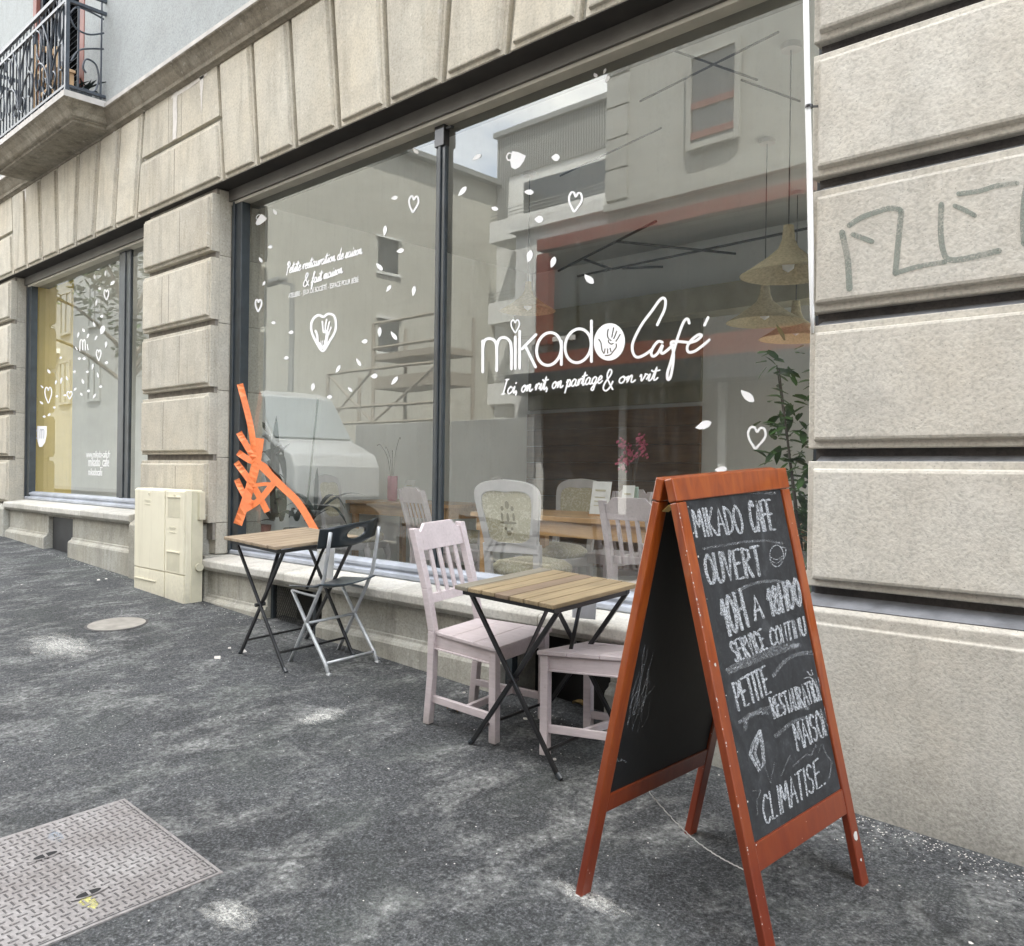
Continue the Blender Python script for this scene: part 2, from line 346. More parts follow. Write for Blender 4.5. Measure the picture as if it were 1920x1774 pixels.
# ------------------------------------------------------------------ mesh helpers
class MB:
    def __init__(s): s.v = []; s.f = []
    def add(s, vs, fs):
        o = len(s.v); s.v += [tuple(v) for v in vs]; s.f += [tuple(i + o for i in f) for f in fs]; return s
    def box(s, x0, x1, y0, y1, z0, z1):
        return s.hexa([(x0, y0, z0), (x1, y0, z0), (x1, y1, z0), (x0, y1, z0)], [(x0, y0, z1), (x1, y0, z1), (x1, y1, z1), (x0, y1, z1)])
    def hexa(s, a, b):
        n = len(a)
        return s.add(list(a) + list(b), [tuple(range(n - 1, -1, -1)), tuple(range(n, 2 * n))] + [(i, (i + 1) % n, n + (i + 1) % n, n + i) for i in range(n)])
    def bar(s, p, q, w, t, up=(0, 0, 1)):          # rectangular bar from p to q, width w across, t along "up"
        p, q, up = Vector(p), Vector(q), Vector(up); d = (q - p).normalized()
        a = d.cross(up).normalized(); b = a.cross(d).normalized()
        c = [a * (w / 2) + b * (t / 2), -a * (w / 2) + b * (t / 2), -a * (w / 2) - b * (t / 2), a * (w / 2) - b * (t / 2)]
        return s.hexa([p + k for k in c], [q + k for k in c])
    def tube(s, pts, r, n=8, cap=True):
        pts = [Vector(p) for p in pts]; rr = r if isinstance(r, (list, tuple)) else [r] * len(pts)
        rings = []; prev = None
        for i, p in enumerate(pts):
            d = ((pts[min(i + 1, len(pts) - 1)] - p).normalized() + (p - pts[max(i - 1, 0)]).normalized()).normalized() if 0 < i < len(pts) - 1 else (pts[1] - pts[0] if i == 0 else pts[-1] - pts[-2]).normalized()
            if prev is None:
                a = d.cross(Vector((0, 0, 1)))
                if a.length < 1e-3: a = d.cross(Vector((0, 1, 0)))
            else:
                a = prev - d * prev.dot(d)
            a.normalize(); prev = a; b = d.cross(a)
            rings.append([p + (a * math.cos(k * 2 * math.pi / n) + b * math.sin(k * 2 * math.pi / n)) * rr[i] for k in range(n)])
        o = len(s.v)
        for rg in rings: s.v += [tuple(x) for x in rg]
        for i in range(len(rings) - 1):
            for k in range(n):
                s.f.append((o + i * n + k, o + i * n + (k + 1) % n, o + (i + 1) * n + (k + 1) % n, o + (i + 1) * n + k))
        if cap:
            s.f.append(tuple(o + k for k in range(n - 1, -1, -1))); s.f.append(tuple(o + (len(rings) - 1) * n + k for k in range(n)))
        return s
    def lathe(s, prof, c=(0, 0, 0), n=24):
        o = len(s.v)
        for r, z in prof:
            for k in range(n):
                a = 2 * math.pi * k / n; s.v.append((c[0] + r * math.cos(a), c[1] + r * math.sin(a), c[2] + z))
        for i in range(len(prof) - 1):
            for k in range(n): s.f.append((o + i * n + k, o + i * n + (k + 1) % n, o + (i + 1) * n + (k + 1) % n, o + (i + 1) * n + k))
        return s
    def profile(s, prof, x0, x1):                  # profile of (y,z), swept along x
        return s.hexa([(x0, y, z) for y, z in prof], [(x1, y, z) for y, z in prof])
    def build(s, name, mat, parent=None, smooth=False, bevel=0, seg=2, at=None, solid=0):
        me = bpy.data.meshes.new(name); me.from_pydata(s.v, [], s.f); me.update()
        bm = bmesh.new(); bm.from_mesh(me); bmesh.ops.recalc_face_normals(bm, faces=bm.faces); bm.to_mesh(me); bm.free()
        o = bpy.data.objects.new(name, me); COL.objects.link(o)
        if mat is not None: me.materials.append(mat)
        if smooth:
            for p in me.polygons: p.use_smooth = True
        if solid:
            m = o.modifiers.new('t', 'SOLIDIFY'); m.thickness = solid; m.offset = 0
        if bevel:
            m = o.modifiers.new('b', 'BEVEL'); m.width = bevel; m.segments = seg; m.limit_method = 'ANGLE'; m.angle_limit = math.radians(35)
        if parent: o.parent = parent
        if at is not None: o.location = at
        return o

def tag(o, label=None, cat=None, group=None, kind=None):
    if label: o['label'] = label
    if cat: o['category'] = cat
    if group: o['group'] = group
    if kind: o['kind'] = kind
    return o
def empty(name, label, cat, loc=(0, 0, 0), rot=(0, 0, 0), group=None):
    o = bpy.data.objects.new(name, None); COL.objects.link(o); o.location = loc; o.rotation_euler = rot; o.empty_display_size = .1
    return tag(o, label, cat, group)
def kids(o): return [c for c in COL.objects if c.parent == o]
def copy_tree(o, parent=None):
    c = o.copy(); COL.objects.link(c); c.parent = parent
    for k in kids(o): copy_tree(k, c)
    return c

def crom(pts, n=6, closed=False):
    if len(pts) < 3: return [tuple(p) for p in pts]
    out = []; N = len(pts); rng = N if closed else N - 1
    for i in range(rng):
        g = (lambda k: pts[k % N]) if closed else (lambda k: pts[max(0, min(N - 1, k))])
        p0, p1, p2, p3 = g(i - 1), g(i), g(i + 1), g(i + 2)
        for j in range(n):
            t = j / n
            out.append(tuple(.5 * ((2 * b) + (-a + c) * t + (2 * a - 5 * b + 4 * c - d) * t * t + (-a + 3 * b - 3 * c + d) * t ** 3) for a, b, c, d in zip(p0, p1, p2, p3)))
    if not closed: out.append(tuple(pts[-1]))
    return out

class Deck:
    """flat marks lying on a surface; every stroke sits a hair above the last so that none coincide"""
    def __init__(s, to3, nrm, step=.00004): s.to3 = to3; s.n = Vector(nrm).normalized(); s.mb = MB(); s.k = 0; s.step = step
    def P(s, p): s.k += 1; return s.to3(*p) + s.n * (s.k % 1500 * s.step)
    def stroke(s, pts, w, smooth=True, closed=False, n=5, taper=None):
        if smooth: pts = crom(pts, n, closed)
        if closed: pts = list(pts) + [pts[0], pts[1]]
        L, Rr = [], []
        for i, p in enumerate(pts):
            a = pts[max(i - 1, 0)]; b = pts[min(i + 1, len(pts) - 1)]
            dx, dy = b[0] - a[0], b[1] - a[1]; l = math.hypot(dx, dy) or 1
            ww = w / 2 * (taper(i / max(1, len(pts) - 1)) if taper else 1)
            L.append((p[0] - dy / l * ww, p[1] + dx / l * ww)); Rr.append((p[0] + dy / l * ww, p[1] - dx / l * ww))
        vs = []
        for a, b in zip(L, Rr):
            s.k += 1; o = s.n * (s.k % 1500 * s.step); vs += [s.to3(*a) + o, s.to3(*b) + o]
        s.mb.add(vs, [(2 * i, 2 * i + 1, 2 * i + 3, 2 * i + 2) for i in range(len(pts) - 1)])
        if not closed and not taper:
            for e in (0, -1):
                s.disc(pts[e], w / 2, w / 2, 8)
    def poly(s, pts):
        s.k += 1; o = s.n * (s.k % 1500 * s.step)
        s.mb.add([s.to3(*p) + o for p in pts], [tuple(range(len(pts)))])
    def disc(s, c, rx, ry, n=16):
        s.poly([(c[0] + rx * math.cos(2 * math.pi * i / n), c[1] + ry * math.sin(2 * math.pi * i / n)) for i in range(n)])
    def petal(s, c, L, W, ang):
        pts = [(-.5, 0), (-.3, .32), (0, .5), (.3, .42), (.48, .12), (.5, 0), (.46, -.15), (.25, -.40), (0, -.42), (-.25, -.22)]
        ca, sa = math.cos(ang), math.sin(ang)
        s.poly([(c[0] + ca * x * L - sa * y * W, c[1] + sa * x * L + ca * y * W) for x, y in pts])
    def heart(s, c, w, h, sw, tilt=0):
        pts = [(0, -.28), (-.16, -.47), (-.36, -.46), (-.49, -.22), (-.40, .08), (-.18, .34), (0, .5), (.20, .30), (.42, .02), (.48, -.24), (.34, -.47), (.14, -.46)]
        ca, sa = math.cos(tilt), math.sin(tilt)
        s.stroke([(c[0] + ca * x * w - sa * y * h, c[1] + sa * x * w + ca * y * h) for x, y in pts], sw, True, True, 4)
    def build(s, name, mat, parent): return s.mb.build(name, mat, parent)

# single-stroke alphabets: x right, y up, cap height 1
UP = {
 'A': [[(0, 0), (.28, 1), (.56, 0)], [(.10, .38), (.46, .38)]], 'C': [[(.5, .82), (.32, 1), (.08, .75), (.02, .4), (.14, .06), (.32, 0), (.5, .14)]],
 'D': [[(.05, 0), (.05, 1)], [(.05, 1), (.38, .82), (.5, .5), (.36, .14), (.05, 0)]], 'E': [[(.46, 1), (.05, .98), (.05, 0), (.46, .02)], [(.05, .52), (.38, .54)]],
 'F': [[(.46, 1), (.05, .98), (.05, 0)], [(.05, .52), (.38, .54)]], 'H': [[(.05, 0), (.05, 1)], [(.5, 0), (.5, 1)], [(.05, .5), (.5, .52)]],
 'I': [[(.1, 0), (.1, 1)]], 'K': [[(.05, 0), (.05, 1)], [(.48, 1), (.05, .45), (.5, 0)]], 'L': [[(.05, 1), (.05, 0), (.45, .03)]],
 'M': [[(.02, 0), (.08, 1), (.33, .35), (.58, 1), (.64, 0)]], 'N': [[(.04, 0), (.05, 1), (.48, 0), (.5, 1)]],
 'O': [[(.28, 1), (.06, .75), (.03, .4), (.16, .04), (.36, .02), (.52, .3), (.5, .72), (.28, 1)]], 'P': [[(.05, 0), (.05, 1)], [(.05, 1), (.42, .92), (.46, .68), (.3, .5), (.05, .46)]],
 'R': [[(.05, 0), (.05, 1)], [(.05, 1), (.42, .92), (.44, .68), (.05, .48)], [(.16, .48), (.48, 0)]], 'S': [[(.46, .86), (.28, 1), (.08, .84), (.14, .58), (.40, .42), (.44, .16), (.24, 0), (.04, .12)]],
 'T': [[(0, .98), (.52, 1)], [(.26, 1), (.26, 0)]], 'U': [[(.05, 1), (.05, .25), (.2, 0), (.4, .06), (.48, .3), (.48, 1)]], 'V': [[(.02, 1), (.25, 0), (.5, 1)]],
 '1': [[(.02, .62), (.24, 1), (.24, 0)]], '0': [[(.26, 1), (.06, .7), (.05, .3), (.24, 0), (.46, .3), (.46, .7), (.26, 1)]],
 '8': [[(.28, .54), (.08, .74), (.26, 1), (.46, .76), (.28, .54), (.04, .26), (.26, 0), (.5, .26), (.28, .54)]], '.': [[(.08, .0), (.12, .03)]],
}
ADV = {'M': .78, 'I': .26, '1': .42, '.': .25, ' ': .38}
LO = {
 'a': ([[(.42, .40), (.26, .48), (.06, .30), (.06, .08), (.2, 0), (.38, .16), (.44, .44), (.42, .12), (.52, .0), (.66, .12)]], .62),
 'c': ([[(.40, .38), (.26, .48), (.06, .28), (.08, .05), (.24, 0), (.48, .14)]], .46),
 'd': ([[(.42, .40), (.26, .48), (.06, .30), (.06, .08), (.2, 0), (.38, .16), (.56, 1.05), (.44, .3), (.48, .0), (.66, .12)]], .62),
 'e': ([[(.06, .18), (.34, .30), (.36, .45), (.22, .48), (.06, .26), (.10, .03), (.26, 0), (.48, .14)]], .44),
 'f': ([[(-.02, .1), (.2, .4), (.42, .95), (.34, 1.02), (.22, .7), (.06, -.35), (.10, -.42), (.2, -.1), (.22, .12), (.44, .2)], [(.05, .48), (.36, .52)]], .40),
 'g': ([[(.42, .40), (.26, .48), (.06, .30), (.06, .08), (.2, 0), (.38, .16), (.44, .44), (.30, -.35), (.14, -.44), (.08, -.3), (.4, -.02), (.62, .14)]], .56),
 'i': ([[(0, .12), (.2, .46), (.14, .06), (.22, 0), (.38, .14)], [(.26, .66), (.28, .70)]], .34),
 'l': ([[(0, .12), (.32, .95), (.24, 1.02), (.12, .2), (.2, 0), (.38, .14)]], .34),
 'm': ([[(.0, .2), (.12, .46), (.06, 0), (.20, .40), (.30, .44), (.28, 0), (.42, .40), (.52, .44), (.50, .06), (.60, .0), (.74, .12)]], .70),
 'n': ([[(.0, .2), (.12, .46), (.06, 0), (.22, .40), (.34, .44), (.32, .06), (.42, .0), (.58, .12)]], .54),
 'o': ([[(.28, .46), (.08, .32), (.06, .1), (.2, 0), (.36, .14), (.38, .36), (.28, .46), (.34, .34), (.56, .38)]], .50),
 'p': ([[(.06, .3), (.18, .48), (.02, -.45), (.16, .3), (.32, .48), (.42, .3), (.32, .02), (.18, .04), (.36, .02), (.56, .14)]], .52),
 'r': ([[(.0, .2), (.12, .46), (.08, 0), (.18, .34), (.30, .48), (.38, .40)]], .38),
 's': ([[(.0, .06), (.22, .50), (.30, .30), (.28, .04), (.14, 0), (.06, .08), (.28, .02), (.44, .14)]], .40),
 't': ([[(.0, .12), (.24, .90), (.14, .10), (.22, 0), (.38, .14)], [(.0, .60), (.44, .66)]], .36),
 'u': ([[(.02, .30), (.12, .46), (.08, .10), (.18, 0), (.34, .14), (.42, .46), (.38, .08), (.46, 0), (.60, .12)]], .56),
 'v': ([[(.02, .34), (.10, .46), (.14, .02), (.34, .36), (.34, .48), (.50, .42)]], .46),
 'I': ([[(.08, 0), (.26, 1)], [(.12, 1), (.42, 1.0)], [(-.04, 0), (.24, .02)]], .46),
 'P': ([[(.10, -.1), (.28, 1.0)], [(.02, .8), (.24, 1.05), (.52, .92), (.46, .60), (.2, .48)]], .50),
 '&': ([[(.66, .0), (.24, .62), (.30, .98), (.46, .96), (.44, .74), (.12, .38), (.06, .10), (.24, -.02), (.46, .12), (.62, .40)]], .78),
 ',': ([[(.12, .04), (.06, -.16)]], .24), ' ': ([], .30),
}
def layout(txt, caps):
    x = 0; out = []
    for ch in txt:
        if caps:
            if ch != ' ':
                for st in UP[ch]: out.append([(x + a, b) for a, b in st])
            x += ADV.get(ch, .64)
        else:
            sts, w = LO[ch]
            for st in sts: out.append([(x + a, b) for a, b in st])
            x += w
    return out, x
def write(deck, txt, S, E, T, w, caps=True, smooth=False, dbl=0):
    """S,E: ends of the baseline, T: top of the first letter, in the deck's own plane"""
    sts, tot = layout(txt, caps)
    for st in sts:
        pts = [(S[0] + (E[0] - S[0]) * a / tot + (T[0] - S[0]) * b, S[1] + (E[1] - S[1]) * a / tot + (T[1] - S[1]) * b) for a, b in st]
        if len(pts) < 2: continue
        deck.stroke(pts, w, smooth or len(pts) > 4, n=4)
        if dbl: deck.stroke([(x + dbl * (1 + .4 * R.random()), y + dbl * .4 * R.random()) for x, y in pts], w * .8, smooth or len(pts) > 4, n=4)

def font_mesh(name, txt, mat, parent, x0, x1, z, y, bold=0):
    cu = bpy.data.curves.new(name, 'FONT'); cu.body = txt; cu.size = 1; cu.offset = bold
    ob = bpy.data.objects.new(name + '_tmp', cu); COL.objects.link(ob)
    bpy.context.view_layer.update()
    me = bpy.data.meshes.new_from_object(ob.evaluated_get(bpy.context.evaluated_depsgraph_get()))
    bpy.data.objects.remove(ob)
    xs = [v.co.x for v in me.vertices]; a, b = min(xs), max(xs); k = (x1 - x0) / (b - a)
    return me, a, k

# ================================================================== GROUND
def ground_sheet(name, mat, x0, x1, y0, y1, nx, ny, dz=0.0, wav=0.0):
    mb = MB(); vs = []
    for j in range(ny + 1):
        for i in range(nx + 1):
            x = x0 + (x1 - x0) * i / nx; y = y0 + (y1 - y0) * j / ny
            xx = max(-16, min(6, x)); yy = max(-1.6, y)
            w = wav * (math.sin(x * 1.9 + y * .7) + math.sin(y * 3.1 - x * 1.1))
            vs.append((x, y, gz(xx, yy) + dz + w))
    mb.add(vs, [(j * (nx + 1) + i, j * (nx + 1) + i + 1, (j + 1) * (nx + 1) + i + 1, (j + 1) * (nx + 1) + i) for j in range(ny) for i in range(nx)])
    return tag(mb.build(name, mat, smooth=True), kind='structure')
ground_sheet('sidewalk', M['asphalt'], -70, 50, -1.6, 3.3, 240, 20, 0, .002)
ground_sheet('road', M['asph_road'], -90, 90, -5.2, -1.66, 60, 4, -.12)
ground_sheet('far_sidewalk', M['asph_road'], -90, 90, -140, -5.2, 60, 8, 0)
k = MB()
for i in range(60):
    x0 = -80 + i * 2.2; zz = gz(max(-16, min(6, x0 + 1.1)), -1.6); k.box(x0, x0 + 2.19, -1.68, -1.55, zz - .2, zz + .004)
tag(k.build('kerb', M['concrete'], bevel=.01), kind='structure')
ground_sheet('terrain', M['asph_road'], -400, 400, -400, 400, 8, 8, -1.6)

# ================================================================== CAFE BUILDING
YF = 3.17; YG = 3.215; YW = 3.405          # block faces, joints, glass
B = empty('stone_building', 'pale limestone corner cafe building with two wide shop windows and a scrolled iron balcony', 'building', (-5, 3.3, 0))
def part(mb, name, mat, par=B, **k):
    o = mb.build(name, mat, **k); o.parent = par
    if par: o.matrix_parent_inverse = par.matrix_world.inverted() if par.type != 'EMPTY' else Matrix.LocRotScale(par.location, par.rotation_euler, None).inverted()
    return o
def sub(mb, name, mat, par, **k):
    o = mb.build(name, mat, **k); o.parent = par; return o

def inset(poly, d):
    n = len(poly); out = []
    cxx = sum(p[0] for p in poly) / n; cyy = sum(p[1] for p in poly) / n
    ln = []
    for i in range(n):
        a, b = poly[i], poly[(i + 1) % n]; dx, dy = b[0] - a[0], b[1] - a[1]; l = math.hypot(dx, dy); nx, ny = -dy / l, dx / l
        if (cxx - a[0]) * nx + (cyy - a[1]) * ny < 0: nx, ny = -nx, -ny
        ln.append((a[0] + nx * d, a[1] + ny * d, dx / l, dy / l))
    for i in range(n):
        x1, y1, a1, b1 = ln[i - 1]; x2, y2, a2, b2 = ln[i]; de = a1 * b2 - b1 * a2
        t = ((x2 - x1) * b2 - (y2 - y1) * a2) / de; out.append((x1 + a1 * t, y1 + b1 * t))
    return out
def block(mb, poly, lip=.024, rnd=.012, h=.022, yl=YF, yb=YG + .02):
    """rusticated stone: a flat lip and a raised cushion; poly in (x,z)"""
    rings = [[(x, yb, z) for x, z in poly], [(x, yl + .004, z) for x, z in poly], [(x, yl, z) for x, z in inset(poly, .004)], [(x, yl, z) for x, z in inset(poly, lip)],
             [(x, yl - h * .55, z) for x, z in inset(poly, lip + .003)], [(x, yl - h * .88, z) for x, z in inset(poly, lip + rnd * .4)], [(x, yl - h, z) for x, z in inset(poly, lip + rnd)]]
    n = len(poly); o = len(mb.v)
    for r in rings: mb.v += r
    for i in range(len(rings) - 1):
        for k in range(n): mb.f.append((o + i * n + k, o + i * n + (k + 1) % n, o + (i + 1) * n + (k + 1) % n, o + (i + 1) * n + k))
    mb.f.append(tuple(o + k for k in range(n - 1, -1, -1))); mb.f.append(tuple(o + (len(rings) - 1) * n + k for k in range(n)))
def rect(x0, x1, z0, z1): return [(x0, z0), (x1, z0), (x1, z1), (x0, z1)]

ROWS = [(1.030, 1.500), (1.548, 2.011), (2.060, 2.520), (2.570, 3.033), (3.082, 3.515)]
PX0, PX1, PX2, PX3, PX4 = -14.0, -10.84, -7.375, -6.2, -1.485
def pier(x0, x1, mat, joints, edge=.012):
    m = MB()
    for z0, z1 in ROWS: block(m, rect(x0, x1, z0, z1))
    p = part(m, 'pier', mat)
    c = MB().box(x0 + edge, x1 - edge, YG, 3.62, .9, 3.56); part(c, 'pier_core', M['groove'] if mat is M['stone2'] else M['joint'])
    if joints:
        j = MB()
        for (x, r) in joints: j.box(x - .004, x + .004, YF - .0225, YF - .019, ROWS[r][0] + .045, ROWS[r][1] - .045)
        part(j, 'pier_joint', M['joint'])
    return p
pier(PX2, PX3, M['stone'], [(-6.68, 4), (-6.98, 3), (-6.86, 3), (-6.66, 2), (-6.93, 1), (-6.7, 0)])
pier(PX0, PX1, M['stone'], [])
def pier_right():
    m = MB()
    for z0, z1 in ROWS: block(m, rect(PX4, 3.5, z0, z1), .027, .015, .027)
    p = part(m, 'pier', M['stone2'])
    part(MB().box(PX4 + .012, 3.5, YG, 3.62, .5, 3.56), 'pier_core', M['groove'])
    g = MB()                                    # grey flashing strips in the joints
    for (a, _), (_, b) in zip(ROWS[1:], ROWS[:-1]):
        g.hexa([(PX4 + .03, YF + .004, b), (3.5, YF + .004, b), (3.5, YG + .005, b + .022), (PX4 + .03, YG + .005, b + .022)],
               [(PX4 + .03, YF + .006, b - .003), (3.5, YF + .006, b - .003), (3.5, YG + .005, b + .018), (PX4 + .03, YG + .005, b + .018)])
    g.hexa([(PX4, 3.125, .965), (3.5, 3.125, .965), (3.5, 3.22, 1.0), (PX4, 3.22, 1.0)], [(PX4, 3.127, .96), (3.5, 3.127, .96), (3.5, 3.22, .99), (PX4, 3.22, .99)])
    part(g, 'joint_flashing', plain('grey_flashing', (.17, .175, .185), .6, .3, 12))
pier_right()
# reveals: the side faces of the piers towards the windows
for (x0, x1) in ((PX3 - .3, PX3 - .003), (PX4 + .003, PX4 + .3), (PX1 - .3, PX1 - .003), (PX2 + .003, PX2 + .3)):
    rv = MB(); zz = [.79, 1.03, 1.525, 2.035, 2.545, 3.057, 3.555]
    for a, b in zip(zz[:-1], zz[1:]): rv.box(x0, x1, YG + .022, 3.62, a + .002, b - .002)
    part(rv, 'reveal', M['stone'], bevel=.003)

# lintel of flat-arch voussoirs with the pier cap stones
ZS, ZT = 3.57, 4.452
def vous(joints, tops):
    m = MB()
    for i in range(len(joints) - 1):
        g = .021
        block(m, [(joints[i] + g, ZS), (joints[i + 1] - g, ZS), (tops[i + 1] - g, ZT), (tops[i] + g, ZT)], .026, .012, .021)
    return m
jr = [-6.021 + .485 * i for i in range(20)]
xc = -3.84
def lean(x, c): return max(-1, min(1, (x - c) / .35)) * .105
m = vous(jr, [x + lean(x, xc) for x in jr]); part(m, 'voussoirs', M['stone'])
jl = [-10.73 + (-7.53 + 10.73) / 7 * i for i in range(8)]
m = vous(jl, [x + lean(x, -9.1) for x in jl]); part(m, 'voussoirs', M['stone'])
for (a, b) in ((-7.508, -6.042), (-14.5, -10.755)):
    m = MB(); zt = 4.03; sl = .115 * (zt - ZS) / (ZT - ZS)
    block(m, [(a + .0, ZS), (b, ZS), (b - sl, zt), (a + sl, zt)], .03, .012, .022)
    part(m, 'cap_stone', M['stone'])
for (a, b) in ((-7.508, -6.042), (-14.5, -10.755)):
    m = MB(); s1 = .115 * (4.07 - ZS) / (ZT - ZS); s2 = .115
    m.hexa([(a + s1, YF, 4.07), (b - s1, YF, 4.07), (b - s1, 3.3, 4.07), (a + s1, 3.3, 4.07)], [(a + s2, YF, ZT), (b - s2, YF, ZT), (b - s2, 3.3, ZT), (a + s2, 3.3, ZT)])
    part(m, 'frieze', M['stone'])
part(MB().box(-14.5, 3.5, YG - .012, 3.3, ZS + .012, ZT), 'lintel_core', M['stone4'])
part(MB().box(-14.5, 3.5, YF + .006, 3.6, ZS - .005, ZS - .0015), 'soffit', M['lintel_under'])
j = MB()
for x in (-6.95, -6.72): j.box(x - .003, x + .003, YF - .0005, YF + .01, 4.075, ZT)
j.box(-6.79, -6.784, YF - .0235, YF - .02, ZS + .05, 3.98)
part(j, 'frieze_joint', M['joint'])
for p in ([(-6.86, 4.45), (-6.79, 4.45), (-6.80, 4.36), (-6.79, 4.25), (-6.80, 4.12), (-6.805, 4.075), (-6.865, 4.075), (-6.86, 4.2), (-6.87, 4.35)],
          [(-6.42, 4.45), (-6.35, 4.45), (-6.37, 4.32), (-6.385, 4.15), (-6.40, 4.30)], [(-6.9, 4.44), (-6.3, 4.445), (-6.3, 4.428), (-6.6, 4.41), (-6.9, 4.415)],
          [(-8.06, 4.45), (-8.02, 4.45), (-8.03, 4.33)], [(-10.5, 4.44), (-10.36, 4.44), (-10.38, 4.28), (-10.41, 4.36), (-10.46, 4.24)]):
    d = Deck(lambda x, z: Vector((x, YF - .0012 - .0002 * len(p), z)), (0, -1, 0)); d.poly(p); part(d.mb, 'lime_run', M['drip'])
# cornice
m = MB().profile([(3.29, 4.452), (3.165, 4.452), (3.15, 4.462), (3.128, 4.466), (3.120, 4.488), (3.132, 4.496), (3.112, 4.52), (3.085, 4.558), (3.062, 4.582), (3.045, 4.59), (3.041, 4.598), (3.29, 4.6)], -24, 3.5)
part(m, 'cornice', M['cornice'])
part(MB().profile([(3.29, 4.601), (3.040, 4.599), (3.040, 4.632), (3.29, 4.65)], -24, 3.5), 'cornice_lip', M['lip'])
# upper storeys, unseen roof and closed sides, sized to block the sun
W1 = onY(158, 80, 3.06).x; W0 = onY(62, 80, 3.06).x                      # french window on the balcony
up = MB().box(-24, W0, 3.062, 3.6, 4.63, 10.5).box(W1, 3.5, 3.062, 3.6, 4.63, 10.5).box(W0, W1, 3.062, 3.6, 6.95, 10.5)
part(up, 'upper_wall', M['upper'])
sh = MB().box(-24, -13, 7.76, 8.0, -1, 10.5).box(-8, -3.45, 7.76, 8.0, -1, 10.5).box(-13, -8, 7.76, 8.0, 3.35, 10.5).box(-13, -8, 7.76, 8.0, -1, .42).box(-1.25, 3.5, 7.76, 8.0, -1, 10.5).box(-3.45, -1.25, 7.76, 8.0, 3.35, 10.5).box(-24.2, -24, 3.3, 8.0, -1, 10.5).box(3.5, 3.7, 3.22, 8.0, -1, 10.5).box(-24, -14, 3.25, 3.6, 0, 4.6)  # rear gaps left so the added daylight enters the rooms
part(sh, 'outer_wall', M['upper'])
part(MB().box(-24, 3.5, 11.4, 11.7, -1, 2.6), 'added_court_wall', M['opp_wall']); part(MB().box(-24, 3.7, 8.0, 11.4, .2, .36), 'added_court_floor', M['concrete'])  # unseen court, added so sun and sky reach the rear openings
part(MB().hexa([(-24.6, 2.7, 10.5), (3.7, 2.7, 10.5), (3.7, 8.4, 10.5), (-24.6, 8.4, 10.5)], [(-24.6, 5.0, 12.0), (3.7, 5.0, 12.0), (3.7, 6.2, 12.0), (-24.6, 6.2, 12.0)]), 'roof', M['roof'])
# plinth, sills and low walls under the windows
def plinth(x0, x1, yf=3.10):
    pl = MB().profile([(3.62, -1), (yf, -1), (yf, .955), (yf + .008, .965), (yf + .045, .998), (3.23, 1.018), (3.62, 1.018)], x0, x1); part(pl, 'plinth', M['stone4'], bevel=.006)
plinth(-7.45, -6.302); plinth(-14.2, -10.775)
part(MB().profile([(3.62, -1), (3.105, -1), (3.105, .90), (3.112, .905), (3.112, .945), (3.13, .965), (3.62, .97)], -1.458, 3.5), 'plinth', M['stone5'], bevel=.004)
part(MB().box(-6.302, -6.17, 3.135, 3.62, -.5, .785), 'plinth_return', M['stone4'], bevel=.006)
for (x0, x1) in ((-6.17, PX4 + .02), (PX1 + .04, -7.45)):
    vent = [(-5.33, -4.68)] + [(-3.07, -2.40)] if x0 > -7 else [(-9.55, -8.89)]
    dz = 0 if x0 > -7 else .272
    edges = [x0] + [e for v in vent for e in v] + [x1]
    lw = MB(); mo = MB()
    for a, b in zip(edges[0::2], edges[1::2]):
        lw.box(a, b, 3.165, 3.5, -.5, .70 + dz); mo.profile([(3.17, -.5), (3.118, -.5), (3.118, .455 + dz * .93), (3.126, .47 + dz * .93), (3.15, .485 + dz * .93), (3.152, .50 + dz * .93), (3.17, .505 + dz * .93)], a, b)
    for a, b in vent: lw.box(a, b, 3.167, 3.5, .66 + dz, .70 + dz)
    part(lw, 'low_wall', M['stone4']); part(mo, 'base_moulding', M['stone4'], bevel=.003)
    si = MB(); xs = [x0 + .02]
    while xs[-1] < x1 - 1.3: xs.append(xs[-1] + 1.12)
    xs.append(x1)
    for a, b in zip(xs[:-1], xs[1:]):
        si.profile([(y, z + dz) for y, z in ((3.48, .685), (3.125, .685), (3.112, .698), (3.10, .712), (3.10, .755), (3.108, .766), (3.34, .792), (3.48, .792))], a + .0015, b - .0015)
    part(si, 'sill', M['stone3'], bevel=.004)
    for a, b in vent:
        part(MB().box(a - .02, b + .02, 3.40, 3.48, -.4, .68 + dz).box(a - .02, a - .001, 3.2, 3.45, -.4, .66 + dz).box(b + .001, b + .02, 3.2, 3.45, -.4, .66 + dz), 'cellar_vent', M['dark'])
        if x0 > -7 and a < -4:
            part(MB().add([(a + .02, 3.205, .1), (b - .13, 3.205, .1), (b - .13, 3.205, .64), (a + .02, 3.205, .64)], [(0, 1, 2, 3)]), 'vent_mesh', M['mesh'])
            part(MB().tube([(b - .06, 3.16, .66), (b - .05, 3.158, .3), (b - .07, 3.15, .12)], .012, 6).box(a, a + .03, 3.19, 3.22, .05, .66).box(b - .14, b - .11, 3.19, 3.22, .05, .66), 'vent_frame', M['iron'])
        elif x0 < -7:
            part(MB().box(a + .02, b - .01, 3.20, 3.215, .0, .655 + dz), 'vent_plate', plain('black_plate', (.022, .023, .025), .5, .4, 6), bevel=.002)
        else:
            part(MB().box(a + .005, a + .05, 3.17, 3.21, -.2, .655), 'vent_frame', M['iron'])
